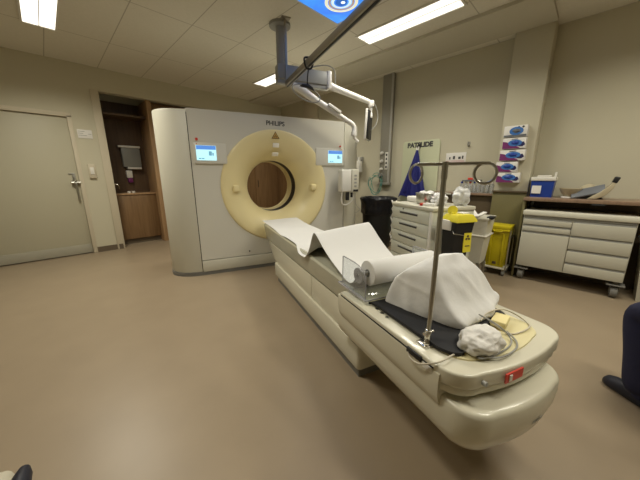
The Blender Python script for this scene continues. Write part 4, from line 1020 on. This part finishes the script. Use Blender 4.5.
part('body', MB().mesh(skin_mesh(V, E_, Rr, 0, 2), Matrix.Identity(4)), M['skin'], pe, sm=80)
tv = [HIP, HIP+Vector((0, 0, .10))]; te = [(0, 1)]; trr = [.155, .145]
for L_ in (LL, RL):
    b0 = len(tv); hem = L_[4] + Vector((0, 0, .0))
    tv += [L_[0], L_[1], L_[2], L_[3], hem + Vector((0, 0, -.06)) + fdir*.012]; te += [(0, b0)] + [(b0+i, b0+i+1) for i in range(4)]; trr += [.11, .10, .085, .085, .088]
part('trousers', MB().mesh(skin_mesh(tv, te, trr, 0, 2), Matrix.Identity(4)), M['scrub'], pe, sm=80)
sv = [HIP+Vector((0, 0, .05)), HIP+Vector((0, 0, .22)), chest, HIP+Vector((0, 0, .52))]; se = [(0, 1), (1, 2), (2, 3)]; sr = [.175, .165, .175, .078]
for sgn in (-1, 1):
    b0 = len(sv); sh = HIP + Vector((0, 0, .48)) + rdir*sgn*.19
    sv += [sh, sh+Vector((0, 0, -.15))+rdir*sgn*.025+fdir*.03]; se += [(2, b0), (b0, b0+1)]; sr += [.085, .075]
part('tunic', MB().mesh(skin_mesh(sv, se, sr, 0, 2), Matrix.Identity(4)), M['scrub'], pe, sm=80)
for ank, toe in ((aL, tL), (aR, tR)):
    dr_ = (toe-ank); dr_.z = 0; dr_.normalize()
    heel = ank - dr_*.045
    side = Vector((-dr_.y, dr_.x, 0)); rings_ = []
    for u, w, h in ((-.09, .022, .05), (-.08, .036, .085), (0, .043, .10), (.06, .047, .088), (.11, .05, .072), (.15, .048, .062), (.18, .037, .05), (.195, .018, .03)):
        c0 = ank + dr_*u; c0.z = 0; rg = []
        for k in range(14):
            a = 2*PI*k/14; rg.append(tuple(c0 + side*w*math.cos(a) + Vector((0, 0, max(.0, h*.5 + h*.62*math.sin(a))))))
        rings_.append(rg)
    part('shoe', MB().loft(rings_), M['shoe'], pe, sm=70)
    part('sock', MB().tube([tuple(Vector((ank.x, ank.y, .05))+dr_*.01), tuple(Vector((ank.x, ank.y, .13))), tuple(Vector((ank.x, ank.y, .22)))], [.05, .056, .058], 16), M['scrub'], pe, sm=70)
hr = MB().sphere(tuple(head+Vector((0, 0, .045))-fdir*.02), 1, .098, .098, .10, 3, .12, 9, 1)
part('hair', hr, M['hair'], pe, sm=80)
fc = MB()
for sgn in (-1, 1): fc.sphere(tuple(head+fdir*.082+rdir*sgn*.03+Vector((0, 0, .01))), .012, 1, 1, .7, 2)
part('eyes', fc, M['ink'], pe)
part('nose', MB().sphere(tuple(head+fdir*.095+Vector((0, 0, -.015))), .016, .8, .8, 1.4, 2), M['skin'], pe)
part('mouth', MB().obox(tuple(head+fdir*.082+Vector((0, 0, -.05))), rdir, fdir, (0, 0, 1), .022, .006, .005, .003), mat('lips', (.42, .18, .15), .5), pe)
st_ = thing('wheeled_stool', 'wheeled stool under the seated person in navy', 'stool', (1.985, -.65, 0))
part('seat', MB().cyl((1.985, -.65, .37), (1.985, -.65, .425), .19, n=32, bev=.015), M['black'], st_)
part('column', MB().cyl((1.985, -.65, .08), (1.985, -.65, .37), .025), M['chrome'], st_)
for k in range(5):
    a = 2*PI*k/5 + .3; ex, ey = 1.985+.22*math.cos(a), -.65+.22*math.sin(a)
    part('leg', MB().tube([(1.985, -.65, .10), (ex, ey, .06)], .014, 8), M['chrome'], st_)
    part('caster', MB().cyl((ex-.012, ey, .025), (ex+.012, ey, .025), .025, n=14), M['black'], st_)

# chair whose arm tip shows at the lower left corner
ch = thing('armchair', 'beige chair with dark rounded armrest at the lower left corner', 'chair', (-.45, .7, 0))
dv = Vector((.12, .99, 0)).normalized(); sv_ = Vector((-dv.y, dv.x, 0))
ARM0 = Vector((-.152, .85, .56))
tip = ARM0 + dv*.0
back = ARM0 - dv*.36
part('armrest', MB().tube([tuple(tip+dv*.022+Vector((0, 0, -.012))), tuple(tip+dv*.016), tuple(tip), tuple(tip-dv*.03+Vector((0, 0, .004))), tuple(back)], [.004, .012, .017, .020, .021], 14), M['shoe'], ch, 'dark rounded armrest')
part('armrest', MB().tube([tuple(tip+sv_*.56+dv*.022+Vector((0, 0, -.012))), tuple(tip+sv_*.56+dv*.016), tuple(tip+sv_*.56), tuple(tip+sv_*.56-dv*.03), tuple(back+sv_*.56)], [.004, .012, .017, .020, .021], 14), M['shoe'], ch, 'dark rounded armrest')
cen = ARM0 + sv_*.28 - dv*.22
part('seat', MB().obox((cen.x+dv.x*.075, cen.y+dv.y*.075, .46), dv, sv_, (0, 0, 1), .275, .238, .05, .03, 3), M['beige'], ch)
bk = cen - dv*.25
part('backrest', MB().obox((bk.x, bk.y, .72), dv, sv_, (0, 0, 1), .035, .235, .24, .025, 3), M['beige'], ch)
for a in (-.17, .21):
    for b in (-.25, .25):
        q = cen + dv*a + sv_*b
        part('leg', MB().cyl((q.x, q.y, 0), (q.x, q.y, .43 if abs(b) < .2 else .54), .014), M['chrome'], ch)

# ================================================================== CAMERA
cam = bpy.data.cameras.new('camera'); co = bpy.data.objects.new('camera', cam); COL.objects.link(co); sc.camera = co
cam.sensor_fit = 'HORIZONTAL'; cam.sensor_width = 36; cam.lens = 268.7386*36/640; cam.clip_start = .02
pit, roll = math.radians(13.2827), math.radians(-.2262)
hd_ = Vector((math.cos(A), math.sin(A), 0)); rt0 = Vector((math.sin(A), -math.cos(A), 0))
fw = hd_*math.cos(pit) - Vector((0, 0, 1))*math.sin(pit); up0 = hd_*math.sin(pit) + Vector((0, 0, 1))*math.cos(pit)
rt = rt0*math.cos(roll) + up0*math.sin(roll); up = -rt0*math.sin(roll) + up0*math.cos(roll)
co.matrix_world = Matrix(((rt.x, up.x, -fw.x, 0), (rt.y, up.y, -fw.y, 0), (rt.z, up.z, -fw.z, 1.25), (0, 0, 0, 1)))

w = bpy.data.worlds.new('world'); sc.world = w; w.use_nodes = True
w.node_tree.nodes['Background'].inputs[0].default_value = (.05, .05, .05, 1); w.node_tree.nodes['Background'].inputs[1].default_value = .2
sc.view_settings.view_transform = 'Standard'; sc.view_settings.look = 'None'; sc.view_settings.gamma = 1; sc.view_settings.use_curve_mapping = False
sc.view_settings.exposure = 0.0
sc.cycles.use_denoising = True
sc.cycles.max_bounces = 8; sc.cycles.diffuse_bounces = 5; sc.cycles.transmission_bounces = 8
sc.cycles.sample_clamp_indirect = 6
